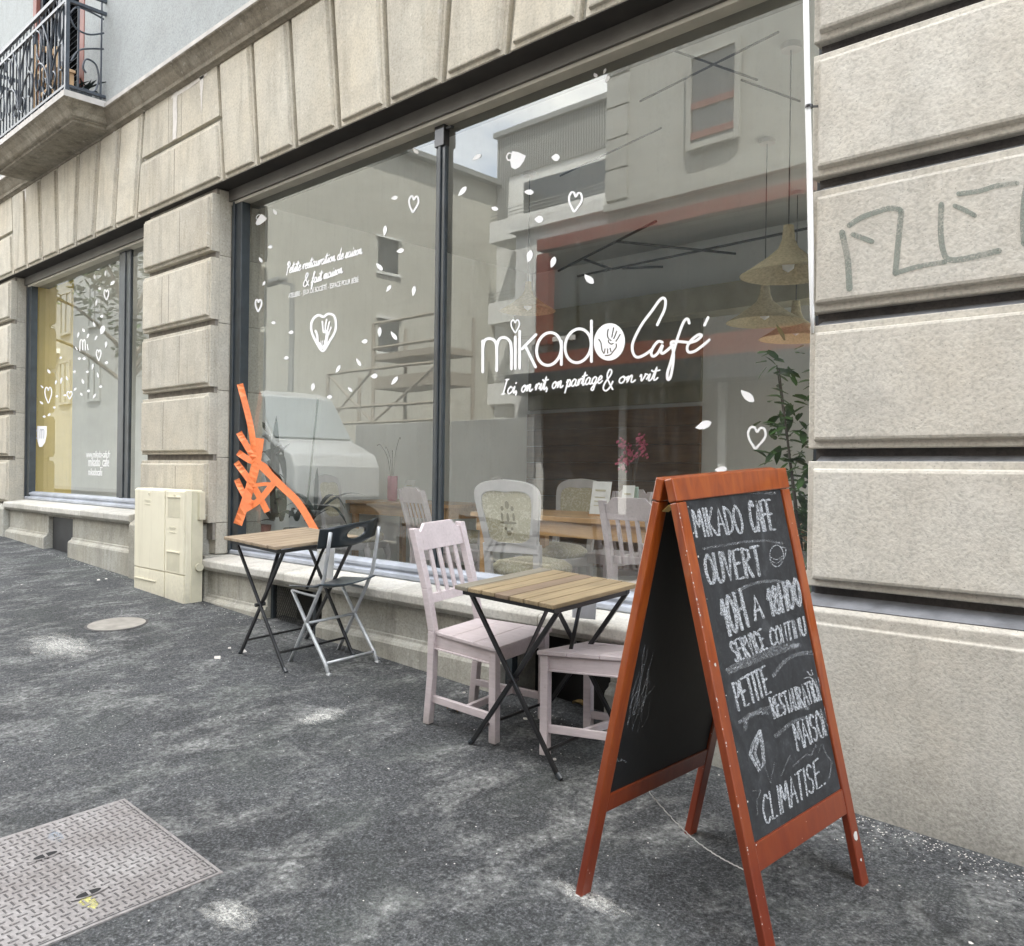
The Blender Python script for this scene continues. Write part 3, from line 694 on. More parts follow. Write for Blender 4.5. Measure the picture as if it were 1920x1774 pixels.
# balcony
lv = [(0, 4.655), (0, 4.603), (.004, 4.60), (.03, 4.585), (.075, 4.545), (.10, 4.51), (.115, 4.497), (.105, 4.49), (.13, 4.487), (.135, 4.468), (.17, 4.46)]
def slab(levels):
    m = MB(); vs = []
    for e, z in levels:
        x1, x0, y0 = -7.94 - e * 1.3, -10.36 + e * 1.3, 2.71 + e
        vs.append([(x0, y0, z), (x1, y0, z), (x1, 3.25, z), (x0, 3.25, z)])
    for a, b in zip(vs[:-1], vs[1:]): m.hexa(b, a)
    return m
part(slab(lv[1:]), 'balcony_slab', M['cornice']); part(slab(lv[:2]), 'balcony_edge', M['lip'])
RXL, RXR, RY = -10.32, -7.965, 2.738
ra = MB(); z0, z1, z2 = 4.70, 5.43, 5.545
for z, t in ((z0, .022), (z1, .026), (z2, .034)):
    ra.bar((RXL, RY, z), (RXR, RY, z), .03, t).bar((RXR, RY, z), (RXR, 3.06, z), .03, t).bar((RXL, RY, z), (RXL, 3.06, z), .03, t)
part(ra, 'handrail', M['rail'])
ba = MB(); n = 25
for i in range(n + 1):
    x = RXL + (RXR - RXL) * i / n; ba.bar((x, RY, z0 - .03), (x, RY, z1), .012, .012, (0, 1, 0))
    if i % 2 == 0: ba.bar((x, RY, z0 - .045), (x, RY, z0), .022, .022, (0, 1, 0))
for y in (2.83, 3.02): ba.bar((RXR, y, z0 - .03), (RXR, y, z2 if y > 3 else z1), .014, .014, (0, 1, 0))
ba.bar((RXR, RY, 4.65), (RXR, RY, z2), .032, .032, (0, 1, 0)); ba.bar((RXL, RY, 4.65), (RXL, RY, z2), .032, .032, (0, 1, 0))
part(ba, 'baluster', M['rail'])
sc_ = MB()
def scroll(P, pts, r=.008): sc_.tube([P(*q) for q in crom(pts, 6)], r, 6)
for cxx in (-8.35, -9.15, -9.95):
    for sg in (1, -1):
        Pf = lambda u, w: (cxx + sg * u, RY - .012, 4.70 + w)
        scroll(Pf, [(0, .02), (.05, .20), (.16, .34), (.30, .38), (.36, .26), (.33, .16), (.26, .17), (.27, .24)])
        scroll(Pf, [(.33, .50), (.26, .42), (.20, .52), (.26, .66), (.36, .70), (.38, .60)])
        scroll(Pf, [(0, .05), (.03, .25), (.02, .45), (.12, .62), (.20, .72)])
        scroll(Pf, [(.02, .10), (.10, .06), (.16, .14), (.10, .20), (.06, .14)])
for i in range(12):
    x = RXL + .1 + (RXR - RXL) * i / 12; Pt = lambda u, w: (x + u, RY, z1 + .012 + w); scroll(Pt, [(-.05, 0), (-.04, .06), (0, .092), (.04, .06), (.05, 0)], .006)
Ps = lambda u, w: (RXR, RY + u * .66, 4.70 + w)
scroll(Ps, [(.03, .62), (.12, .70), (.30, .70), (.46, .68)]); scroll(Ps, [(.03, .60), (.10, .52), (.26, .50), (.46, .56)]); scroll(Ps, [(.05, .22), (.14, .33), (.28, .38), (.46, .42)])
scroll(Ps, [(.20, .02), (.34, .02), (.40, .14), (.36, .26), (.24, .28), (.20, .20), (.24, .16)])
part(sc_, 'scroll', M['rail'])
# french window: dark louvred leaves in a red-brown frame
WM = (W0 + W1) / 2
f_ = part(MB().box(W1 - .13, W1, 3.055, 3.14, 4.64, 6.95).box(W0, W0 + .10, 3.055, 3.14, 4.64, 6.95).box(W0 + .1, W1 - .13, 3.055, 3.14, 6.85, 6.95), 'french_window', M['rust'], bevel=.004)
for a, b in ((W0 + .11, WM - .01), (WM + .01, W1 - .14)):
    lf_ = MB().box(a, a + .07, 3.09, 3.13, 4.66, 6.84).box(b - .07, b, 3.09, 3.13, 4.66, 6.84).box(a + .07, b - .07, 3.09, 3.13, 4.66, 4.80)
    for i in range(36): lf_.hexa([(a + .07, 3.095, 4.81 + i * .056), (b - .07, 3.095, 4.81 + i * .056), (b - .07, 3.12, 4.845 + i * .056), (a + .07, 3.12, 4.845 + i * .056)], [(a + .07, 3.099, 4.81 + i * .056), (b - .07, 3.099, 4.81 + i * .056), (b - .07, 3.124, 4.845 + i * .056), (a + .07, 3.124, 4.845 + i * .056)])
    sub(lf_, 'shutter_leaf', M['navy'], f_)
sub(MB().box(W0, W1, 3.15, 3.17, 4.64, 6.95), 'pane', M['opp_glass'], f_)
nb_ = empty('sun_block_house', 'unseen plain rendered house added beside the cafe building to block the sun', 'house', (20, 6, 0))  # house out of view, added to block sun from the right
part(MB().box(3.72, 34, 3.2, 12, -2, 10.5), 'wall', M['opp_wall'], nb_); part(MB().box(3.72, 34.3, 2.8, 12.3, 10.5, 12), 'roof', M['roof'], nb_)
# ---- the display windows
def window(x0, x1, mull, dz=0):
    FY = 3.318
    o = part(MB().box(x0, x1, 3.345, 3.40, 3.4702, 3.4734).box(x0, x0 + .155, FY + .012, 3.40, .80 + dz, 3.47).box(x1 - .05, x1, FY + .012, 3.40, .80 + dz, 3.47).box(x0 + .03, x0 + .06, FY, 3.33, .80 + dz, 3.47), 'display_window', M['iron'], bevel=.004)
    sub(MB().box(x0, x1, FY - .012, 3.56, 3.475, 3.562), 'head_casing', M['frame_top'], o)
    sub(MB().box(x0, x1, FY + .004, 3.40, 3.452, 3.4735), 'head_rail', plain('pale_head_rail', (.44, .415, .35), .6), o)
    sub(MB().profile([(3.42, .785 + dz), (3.335, .785 + dz), (3.318, .80 + dz), (3.318, .822 + dz), (3.345, .832 + dz), (3.345, .842 + dz), (3.332, .848 + dz), (3.332, .868 + dz), (3.37, .882 + dz), (3.42, .882 + dz)], x0 + .02, x1 - .02), 'bottom_rail', M['frame_low'], o, bevel=.003)
    for a, b in mull:
        mm = MB().box(a, b, 3.372, 3.402, .86 + dz, 3.452).box(a + (b - a) * .30, a + (b - a) * .62, 3.362, 3.3715, .87 + dz, 3.45)
        sub(mm, 'mullion', M['iron'], o, bevel=.005)
    xs = [x0 + .15] + [v for ab in mull for v in ab] + [x1 - .05]
    for a, b in zip(xs[0::2], xs[1::2]):
        sub(MB().add([(a, YW, .87 + dz), (b, YW, .87 + dz), (b, YW, 3.46), (a, YW, 3.46)], [(0, 1, 2, 3)]), 'pane', M['glass'], o)
    return o
xm0, xm1 = onY(815, 500, 3.372).x, onY(832, 500, 3.372).x
big = window(PX3 + .003, PX4 - .003, [(xm0, xm1)])
sub(MB().box(xm0 - .002, xm1 + .002, 3.358, 3.404, 3.33, 3.452).box(xm1 + .002, xm1 + .05, 3.37, 3.395, 3.42, 3.437), 'mullion_bracket', M['black'], big, bevel=.004)
lx0, lx1 = onY(221, 700, 3.372).x, onY(242, 700, 3.372).x
small = window(PX1 + .003, PX2 - .003, [(lx0, lx1)], .272)

# ---- vinyl lettering and stickers, on the street side of the panes
def glass_deck(): return Deck(lambda x, y: (lambda p: Vector((p.x, YW - .0025, p.z)))(onY(x, y, YW)), (0, -1, 0), .0000012)
def zm(pts, ox, oy, k): return [(ox + x / k, oy + y / k) for x, y in pts]
L = glass_deck(); Z4 = lambda pts: zm(pts, 880, 540, 4.0)
for st in ([(103, 398), (103, 630)], [(104, 450), (118, 395), (155, 380), (192, 398), (207, 450), (208, 620)], [(209, 445), (224, 388), (262, 372), (300, 392), (317, 445), (318, 608)],
           [(347, 368), (347, 604)], [(380, 325), (380, 602)], [(502, 350), (398, 458)], [(425, 440), (498, 592)], [(693, 400), (692, 574)], [(918, 248), (918, 552)]):
    L.stroke(Z4(st), 5.4, len(st) > 2)
for cxx, cyy, rx, ry in ((600, 458, 93, 122), (818, 434, 98, 126)):
    L.stroke(Z4([(cxx + rx * math.cos(a * math.pi / 6), cyy + ry * math.sin(a * math.pi / 6) - 14 * math.cos(a * math.pi / 6)) for a in range(12)]), 5.4, True, True)
L.heart(zm([(347, 288)], 880, 540, 4)[0], 16, 24, 2.9)
for st in ([(1412, 278), (1432, 235), (1465, 165), (1474, 100), (1456, 76), (1425, 98), (1370, 175), (1300, 268), (1245, 370), (1224, 440), (1236, 500), (1268, 520), (1320, 500), (1372, 462)],
           [(1450, 408), (1420, 402), (1385, 440), (1366, 490), (1382, 513), (1415, 490), (1452, 428), (1440, 470), (1450, 492), (1490, 465), (1532, 425)],
           [(1652, 265), (1640, 233), (1612, 252), (1580, 330), (1545, 440), (1512, 560), (1488, 640), (1492, 688), (1512, 665), (1530, 570), (1533, 480), (1516, 412), (1560, 402), (1650, 410)],
           [(1650, 412), (1705, 395), (1745, 358), (1720, 352), (1668, 392), (1638, 440), (1645, 480), (1690, 476), (1750, 435), (1802, 390)], [(1766, 280), (1794, 222)]):
    L.stroke(Z4(st), 5.2)
write(L, 'Ici, on rit, on partage', *[Z4([p])[0] for p in ((250, 798), (996, 712), (266, 690))], 2.9, False, True)
write(L, '&', *[Z4([p])[0] for p in ((1000, 772), (1092, 760), (1016, 620))], 3.1, False, True)
write(L, 'on vit', *[Z4([p])[0] for p in ((1120, 716), (1412, 690), (1136, 606))], 2.9, False, True)
L.build('vinyl_lettering', M['vinyl'], big); L2 = glass_deck()
Z6 = lambda *pts: zm(pts, 380, 420, 2.861)
write(L2, 'Petite restauration de saison', *Z6((450, 268), (856, 160), (456, 208)), 2.0, False, True)
write(L2, '&', *Z6((540, 338), (576, 330), (546, 268)), 2.2, False, True)
write(L2, 'fait maison', *Z6((585, 322), (752, 262), (591, 262)), 2.0, False, True)
L2.build('vinyl_lettering', M['vinyl'], big)
def flat_text(par, txt, p0, p1, bold=0):
    a, b = onY(*p0, YW), onY(*p1, YW); me, mx, k = font_mesh('vinyl_text', txt, M['vinyl'], par, a.x, b.x, a.z, YW, bold)
    for v in me.vertices: v.co = (a.x + (v.co.x - mx) * k, YW - .003, a.z + v.co.y * k * 1.28)
    me.materials.append(M['vinyl']); o = bpy.data.objects.new('vinyl_text', me); COL.objects.link(o); o.parent = par
flat_text(big, 'ATELIERS - JEUX DE SOCI\u00c9T\u00c9 - ESPACE POUR B\u00c9B\u00c9', Z6((462, 399))[0], Z6((838, 318))[0], .012)
for txt, p0, p1 in (('www.mikado-cafe.fr', (162, 858), (207, 855)), ('mikado_cafe', (166, 874), (205, 872)), ('mikadocafe', (166, 891), (192, 890))): flat_text(small, txt, p0, p1, .008)
# round emblem of two hands cut out of a disc, and the heart emblem
def cut_disc(par):
    cu = bpy.data.curves.new('emblem', 'CURVE'); cu.dimensions = '2D'; cu.fill_mode = 'BOTH'
    def spl(pts):
        s = cu.splines.new('POLY'); s.points.add(len(pts) - 1); s.use_cyclic_u = True
        for p, q in zip(s.points, pts):
            w = onY(*q, YW); p.co = (w.x, w.z, 0, 1)
    spl(Z4([(1053 + 117 * math.cos(i * .1309), 405 + 140 * math.sin(i * .1309) - 6 * math.cos(i * .1309)) for i in range(48)]))
    for st in ([(1046, 308), (1039, 345), (1044, 375), (1068, 398)], [(1086, 296), (1078, 338), (1071, 372)], [(1109, 322), (1096, 358), (1084, 382)], [(1135, 346), (1119, 376), (1101, 402)],
               [(1104, 418), (1104, 446), (1083, 474), (1060, 502), (1020, 508)], [(972, 384), (989, 410), (994, 440), (999, 470), (1014, 494)], [(1052, 386), (1046, 404), (1066, 422), (1084, 414)],
               [(1021, 455), (1016, 488)], [(1040, 455), (1040, 492)], [(1058, 450), (1066, 482)]):
        pts = crom(st, 4); Lp, Rp = [], []
        for i, p in enumerate(pts):
            a = pts[max(i - 1, 0)]; b = pts[min(i + 1, len(pts) - 1)]; dx, dy = b[0] - a[0], b[1] - a[1]; l = math.hypot(dx, dy); w = 4.2
            Lp.append((p[0] - dy / l * w, p[1] + dx / l * w)); Rp.append((p[0] + dy / l * w, p[1] - dx / l * w))
        spl(Z4(Lp + Rp[::-1]))
    ob = bpy.data.objects.new('tmp', cu); COL.objects.link(ob); bpy.context.view_layer.update()
    me = bpy.data.meshes.new_from_object(ob.evaluated_get(bpy.context.evaluated_depsgraph_get())); bpy.data.objects.remove(ob)
    for v in me.vertices: v.co = (v.co.x, YW - .0032, v.co.y)
    me.materials.clear(); me.materials.append(M['vinyl']); me.name = 'hand_emblem'
    o = bpy.data.objects.new('hand_emblem', me); COL.objects.link(o); o.parent = par
cut_disc(big)
H = glass_deck(); Z8 = lambda pts: zm(pts, 460, 560, 4.8)
H.stroke(Z8([(703, 165), (665, 150), (625, 170), (600, 215), (598, 290), (640, 390), (700, 472), (760, 385), (812, 290), (816, 200), (795, 150), (750, 138), (715, 160)]), 4.6, True, True)
for st, w in (([(695, 205), (700, 250), (705, 300)], 3.2), ([(735, 188), (725, 240), (722, 300)], 3.2), ([(760, 210), (748, 260), (735, 310)], 3.2), ([(775, 258), (755, 310), (740, 350)], 3.0), ([(712, 300), (735, 300), (735, 350), (728, 400)], 5.5),
              ([(636, 290), (650, 330), (655, 390), (672, 430)], 4.2), ([(660, 400), (700, 440), (735, 400)], 6), ([(680, 380), (686, 410)], 1.6), ([(697, 380), (700, 415)], 1.6), ([(712, 378), (716, 405)], 1.6)): H.stroke(Z8(st), w)
H.build('heart_emblem', M['vinyl'], big)
T = math.radians
def sticker(nm, par, fn):
    D = glass_deck(); fn(D); return D.build(nm, M['vinyl'], par)
for x, y, l, w, a in ((516, 397, 13, 7, 60), (507, 463, 9, 7, -10), (489, 487, 12, 6, 60), (495, 532, 10, 5, -60), (513, 605, 9, 6, 5), (546, 623, 10, 7, -5), (537, 671, 10, 7, -5), (587, 726, 15, 8, -78), (618, 744, 11, 8, 0),
                      (634, 692, 17, 7, -58), (657, 730, 12, 6, 50), (673, 679, 17, 7, 60), (702, 705, 13, 10, -5), (740, 714, 20, 8, -50), (684, 640, 12, 9, -8), (712, 623, 19, 8, -85), (739, 629, 20, 8, 55), (722, 433, 20, 8, -82),
                      (751, 470, 15, 9, -12), (712, 500, 18, 9, 50), (729, 541, 15, 7, -55), (776, 546, 20, 8, -80), (740, 371, 13, 8, -12), (780, 283, 14, 8, 45), (894, 295, 20, 9, -30), (867, 359, 24, 10, -48), (928, 391, 13, 9, 15), (992, 360, 18, 11, 5),
                      (1042, 295, 16, 15, 0), (1011, 411, 17, 15, 0), (993, 481, 24, 12, -75), (1037, 492, 22, 11, -70), (1105, 523, 24, 13, 45), (1134, 134, 12, 5, -65), (1117, 141, 10, 8, 60), (1139, 149, 15, 8, -60), (1402, 742, 33, 16, 42), (1319, 797, 32, 16, -20), (1352, 880, 24, 12, -5)):
    sticker('vinyl_petal', big, lambda D: D.petal((x, y), l, w, T(a)))
for x, y, w, h, t in ((485, 573, 12, 22, .05), (776, 383, 18, 30, .1), (1079, 379, 25, 36, .1), (1419, 821, 34, 40, .1)): sticker('vinyl_heart', big, lambda D: D.heart((x, y), w, h, 2.6 + w * .05, t))
def cup(dk, c, w, h, tilt):
    ca, sa = math.cos(tilt), math.sin(tilt); f = lambda x, y: (c[0] + ca * x * w - sa * y * h, c[1] + sa * x * w + ca * y * h)
    dk.poly([f(*p) for p in ((-.5, -.40), (-.1, -.46), (.5, -.42), (.50, -.1), (.36, .28), (.12, .5), (-.18, .46), (-.40, .15))])
    dk.stroke([f(*p) for p in ((-.48, -.25), (-.68, -.22), (-.72, .0), (-.56, .14), (-.40, .10))], w * .10)
sticker('vinyl_cup', big, lambda D: cup(D, (969, 301), 27, 34, .35)); sticker('vinyl_cup', big, lambda D: cup(D, (489, 413), 14, 24, .75))
Q = glass_deck()
for x, y, l, w, a in ((178, 519, 10, 4, 80), (198, 513, 12, 4, -85), (211, 531, 12, 6, -45), (187, 541, 6, 6, 0), (181, 568, 13, 4, -80), (191, 593, 7, 6, 0), (177, 608, 11, 4, 70), (192, 619, 18, 10, -70), (157, 619, 8, 5, 60), (147, 628, 12, 4, -75),
                      (165, 630, 10, 4, -65), (180, 634, 10, 4, -60), (199, 646, 13, 5, -80), (200, 680, 7, 6, 0), (149, 672, 6, 6, 0), (158, 672, 7, 6, 0), (114, 671, 6, 5, -50), (174, 688, 12, 4, -80), (92, 696, 10, 5, 60), (140, 697, 6, 5, 0), (164, 697, 6, 5, 0),
                      (184, 703, 11, 4, 75), (115, 714, 13, 4, -80), (126, 709, 9, 4, 70), (156, 715, 10, 5, 70), (105, 717, 9, 4, -70), (189, 725, 6, 5, 0), (79, 725, 8, 3, 50), (107, 743, 5, 5, 0), (122, 741, 6, 4, 0), (141, 730, 8, 4, -50), (153, 739, 7, 4, 60), (166, 733, 6, 6, 0), (177, 743, 11, 4, -60), (78, 755, 9, 4, 45), (102, 764, 5, 5, 0), (83, 781, 6, 5, 0), (92, 778, 7, 5, -40)): sticker('vinyl_petal', small, lambda D: D.petal((x, y), l, w, T(a)))
for x, y, w, h in ((200, 553, 9, 19), (185.5, 666, 9, 20), (91, 741, 13, 30), (131, 741, 10, 14)): sticker('vinyl_heart', small, lambda D: D.heart((x, y), w, h, 2.0))
for st in ([(150, 658), (151, 640), (153.5, 637), (155.5, 642), (155.5, 656)], [(155.8, 642), (158, 637), (160, 640), (160.5, 656)], [(142, 651), (145, 656)], [(164, 646), (165.5, 656)]): Q.stroke(st, 2.0)
Q.build('vinyl_monogram', M['vinyl'], small); Q = glass_deck()
Q.poly([(70, 799), (88, 799), (88, 815), (85, 830), (79, 838), (74, 838), (71, 828), (69.5, 815)]); Q.stroke([(70, 806), (67, 812), (67.5, 820), (70.5, 823)], 2.2)
Q.build('vinyl_cup', M['vinyl'], small)
Q2 = Deck(lambda x, y: (lambda p: Vector((p.x, YW - .0036, p.z)))(onY(x, y, YW)), (0, -1, 0), .000002)
for st in ([(75.5, 822), (75.8, 808), (77.5, 805), (79, 808), (79, 822)], [(79.2, 808), (81, 805), (83, 808), (82.6, 822)]): Q2.stroke(st, 1.1)
Q2.build('vinyl_monogram', M['frame_low'], small)

# ---- graffiti on the pier
G_ = Deck(lambda x, y: (lambda p: Vector((p.x, YF - .0285, p.z)))(onY(x, y, YF - .027)), (0, -1, 0), .000004)
Z2 = lambda pts: zm(pts, 1400, 0, 2.956)
for st, w in (([(530, 1290), (545, 1360), (562, 1450), (570, 1600)], 12), ([(570, 1250), (640, 1205), (740, 1170), (800, 1155), (850, 1162)], 10), ([(590, 1300), (640, 1318), (695, 1340)], 10), ([(858, 1170), (845, 1300), (825, 1515)], 11),
              ([(825, 1515), (950, 1478), (1100, 1452)], 9), ([(1080, 1135), (1076, 1280), (1090, 1390), (1125, 1440), (1230, 1430), (1400, 1390)], 11), ([(1155, 1142), (1210, 1165), (1265, 1195)], 9), ([(1175, 1075), (1290, 1060), (1390, 1030), (1500, 1015)], 9), ([(1560, 1000), (1540, 1120), (1535, 1260), (1540, 1350)], 13)):
    G_.stroke(Z2(st), w)
part(G_.mb, 'graffiti', M['graffiti'])

# ---- room shells behind the windows
FZ = .42; CZ_ = 3.78; RB = 7.6
fl = MB().box(-13.9, -1.2, 3.5, 7.9, FZ - .1, FZ); part(fl, 'room_floor', M['floor_in'])
part(MB().box(-13.9, -1.2, 3.62, 7.75, CZ_, CZ_ + .1), 'room_ceiling', M['ceil'])
w_ = MB().box(-7.15, -7.0, 3.62, RB, FZ, CZ_).box(-7.0, -3.45, RB, RB + .15, FZ, CZ_).box(-3.45, -1.2, RB, RB + .15, 3.35, CZ_).box(-1.2, -1.05, 3.62, RB, FZ, CZ_)
part(w_, 'room_wall', M['wall_in'])
part(MB().box(PX1 + .004, PX1 + .016, 3.415, 3.81, FZ, CZ_).box(-11.3, PX1 + .016, 3.811, 3.83, FZ, CZ_), 'room_wall', M['mustard'])
part(MB().box(-14.0, -13.9, 3.62, 8, FZ, CZ_).box(-13.9, -13, 7.6, 7.75, FZ, CZ_).box(-8, -7.15, 7.6, 7.75, FZ, CZ_).box(-13, -8, 7.6, 7.75, 3.35, CZ_), 'room_wall', M['wall_in2'])  # gap added in the unseen rear wall to light this room
rw = MB().box(-3.45, -3.38, RB + .02, RB + .1, FZ, 3.35).box(-1.3, -1.25, RB + .02, RB + .1, FZ, 3.35).box(-2.4, -2.32, RB + .02, RB + .1, FZ, 3.35).box(-3.38, -1.3, RB + .02, RB + .1, 3.27, 3.35)
rw_ = part(rw, 'added_rear_window', M['iron']); sub(MB().add([(-3.38, RB + .06, FZ), (-1.3, RB + .06, FZ), (-1.3, RB + .06, 3.27), (-3.38, RB + .06, 3.27)], [(0, 1, 2, 3)]), 'added_rear_pane', M['glass'], rw_)  # unseen rear window added to let sunlight brighten the room
bp = MB()
xl, xr = onY(970, 900, RB - .05).x, onY(1310, 900, RB - .05).x
for i in range(9): bp.box(xl, xr, RB - .05, RB - .002, FZ + .19 * i, FZ + .19 * i + .186)
part(bp, 'wood_panel', M['brownpanel'])
part(MB().box(xl, xr, RB - .04, RB - .001, FZ + 1.75, 3.0), 'dark_panel', plain('dark_olive', (.24, .225, .16), .8))
part(MB().box(-7.0, -3.0, RB - .3, RB - .002, 3.0, 3.25), 'ceiling_beam', plain('olive_beam', (.33, .31, .22), .8))

# ================================================================== STREET FURNITURE
# utility cabinets
def cabinet(name, x0, x1, label, panels):
    y0, y1 = 2.965, 3.10; zt = 1.278; zg = gz((x0 + x1) / 2, y0)
    o = empty(name, label, 'cabinet', ((x0 + x1) / 2, (y0 + y1) / 2, zg), group='cream utility cabinets against the pier')
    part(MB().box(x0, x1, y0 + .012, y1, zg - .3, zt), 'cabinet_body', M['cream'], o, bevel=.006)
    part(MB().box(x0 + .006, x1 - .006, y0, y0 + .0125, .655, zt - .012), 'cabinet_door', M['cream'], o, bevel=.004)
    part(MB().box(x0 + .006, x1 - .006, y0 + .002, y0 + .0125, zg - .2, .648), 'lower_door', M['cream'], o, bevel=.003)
    pm = MB()
    for (a, b, c, e) in panels:
        pd = MB().box(x0 + a, x0 + b, y0 - .0012, y0 + .003, c, e); part(pd, 'recessed_panel', M['creamd'], o)
        pm.box(x0 + a, x0 + b, y0 - .006, y0, e, e + .008)
    part(pm, 'panel_rim', M['cream'], o)
    l = MB(); cxm = (x0 + x1) / 2 - .03
    for dz in ((1.175, 1.19), (1.15, 1.156)) if x1 - x0 > .4 else ((.985, 1.0), (.955, .962)): l.box(cxm - .05, cxm + .05, y0 - .0025, y0, dz[0], dz[1])
    l.box((x0 + x1) / 2 - .012, (x0 + x1) / 2 + .012, y0 - .004, y0, zt - .05, zt - .035)
    part(l, 'name_plate', M['creamd'], o)
    return o
cabinet('utility_cabinet', -7.02, -6.478, 'wide cream utility cabinet with a plain door standing against the stone pier', [(.02, .40, .555, .562)])
c2 = cabinet('utility_cabinet', -6.474, -6.155, 'narrow cream utility cabinet with two recessed panels beside the wider cabinet', [(.05, .25, 1.07, 1.22), (.04, .25, .67, .81)])
part(MB().box(-6.16, -6.145, 3.02, 3.105, .36, 1.27).box(-6.15, -6.105, 3.06, 3.10, 1.06, 1.265), 'side_flange', M['creamd'], c2, bevel=.003)
part(MB().tube([(-6.135, 3.07, .71), (-6.115, 3.07, .71)], .03, 12), 'side_knob', M['creamd'], c2)
# white conduit on the right pier
cp = [onY(1510, -60, 3.13), onY(1513, 100, 3.13), onY(1515, 205, 3.135), onY(1518, 330, 3.14), onY(1521, 480, 3.15), onY(1523, 590, 3.155), onY(1524, 625, 3.17)]
co = MB().tube([(p.x, p.y, p.z) for p in cp], [.011] * 5 + [.008, .005], 10).build('plastic_conduit', M['white'], smooth=True)
tag(co, 'slim white plastic conduit tied along the edge of the stone pier', 'conduit')
p = onY(1517, 200, 3.132); sub(MB().lathe([(.0135, -.006), (.0145, 0), (.0135, .006)], (p.x, p.y, p.z), 14).bar((p.x, p.y, p.z), (p.x + .045, p.y + .035, p.z), .008, .006), 'cable_tie', M['black'], co)

# orange tape on the pane
Tp = Deck(lambda x, y: onY(x, y, 3.312 + (YW - .006 - 3.312) * max(0, min(1, (x - 450) / 24.0))), (0, -1, 0), .00006)
def tape_strip(pts, w):
    P_ = zm(pts, 380, 420, 2.861); Tp.stroke(P_, w / 2.861, True, taper=lambda t: 1)
for st, w in (([(200, 858), (250, 1050), (268, 1150), (285, 1260)], 34), ([(195, 1118), (240, 1195), (300, 1290)], 34), ([(190, 1225), (250, 1265), (330, 1300), (380, 1370)], 34), ([(308, 1150), (285, 1300), (245, 1450), (190, 1612)], 48),
              ([(182, 1278), (250, 1370), (300, 1450), (350, 1545)], 34), ([(185, 1370), (230, 1460), (270, 1500)], 32), ([(310, 1290), (420, 1400), (520, 1500), (610, 1650)], 40), ([(385, 1390), (310, 1480), (235, 1530)], 34), ([(290, 1400), (350, 1395), (385, 1400)], 20)):
    tape_strip(st, w)
tape = Tp.mb.build('adhesive_tape', M['tape']); tag(tape, 'orange adhesive tape stuck criss-cross over the corner of the shop window', 'tape')

# bistro tables
def bistro_table(mats):
    o = empty('bistro_table', 'x', 'table', group='slatted bistro tables on the pavement')
    n = 7; w = .0715; g = .0065; x0 = -(n * w + (n - 1) * g) / 2
    for i in range(n):
        a = x0 + i * (w + g); dy = R.uniform(-.003, .003)
        part(MB().box(a, a + w, -.275 + dy, .275 + dy, .680, .698), 'slat', mats[i % len(mats)], o, bevel=.003)
    fr = MB()
    for y in (-.235, .235): fr.box(x0 + .02, -x0 - .02, y - .012, y + .012, .658, .679)
    for x in (-.24, .24): fr.box(x - .008, x + .008, -.235, .235, .654, .672)
    part(fr, 'top_frame', M['black'], o)
    for y in (-.215, .235):
        for sx, off in ((1, 0), (-1, .019)):
            yy = y + off
            part(MB().bar((-sx * .235, yy, .664), (sx * .245, yy, .012), .020, .012, (0, 1, 0)), 'leg', M['black'], o, bevel=.002)
            part(MB().tube([(sx * .243, yy, .02), (sx * .262, yy, .004)], .011, 8), 'foot_cap', M['iron'], o)
    for sx, off in ((1, 0), (-1, .019)):
        part(MB().tube([(sx * .185, -.215 + off, .094), (sx * .185, .235 + off, .094)], .007, 8), 'crossbar', M['black'], o)
    part(MB().bar((.165, -.185, .655), (.012, -.19, .36), .022, .006).bar((.02, .23, .655), (.10, .03, .40), .016, .008), 'folding_brace', M['silver'] if 0 else M['black'], o)
    part(MB().tube([(0, -.24, .335), (0, -.18, .335)], .011, 8), 'pivot', M['black'], o)
    return o
t1 = bistro_table([M['slatgrey'], M['slatwood'], M['slatwood'], M['slatbrown'], M['slatwood'], M['slatwood'], M['slatwood']])
t1['label'] = 'weathered slatted bistro table on crossed black legs between two pink chairs'
t1.location = (-2.458, 2.795, gz(-2.458, 2.795)); t1.rotation_euler = (TILT[0], TILT[1], math.radians(1.2))
t2 = bistro_table([M['slatwood2']])
t2['label'] = 'paler slatted bistro table beside the folding chair and the orange tape'
t2.location = (-4.42, 2.80, gz(-4.42, 2.80)); t2.rotation_euler = (TILT[0], TILT[1], math.radians(.5))

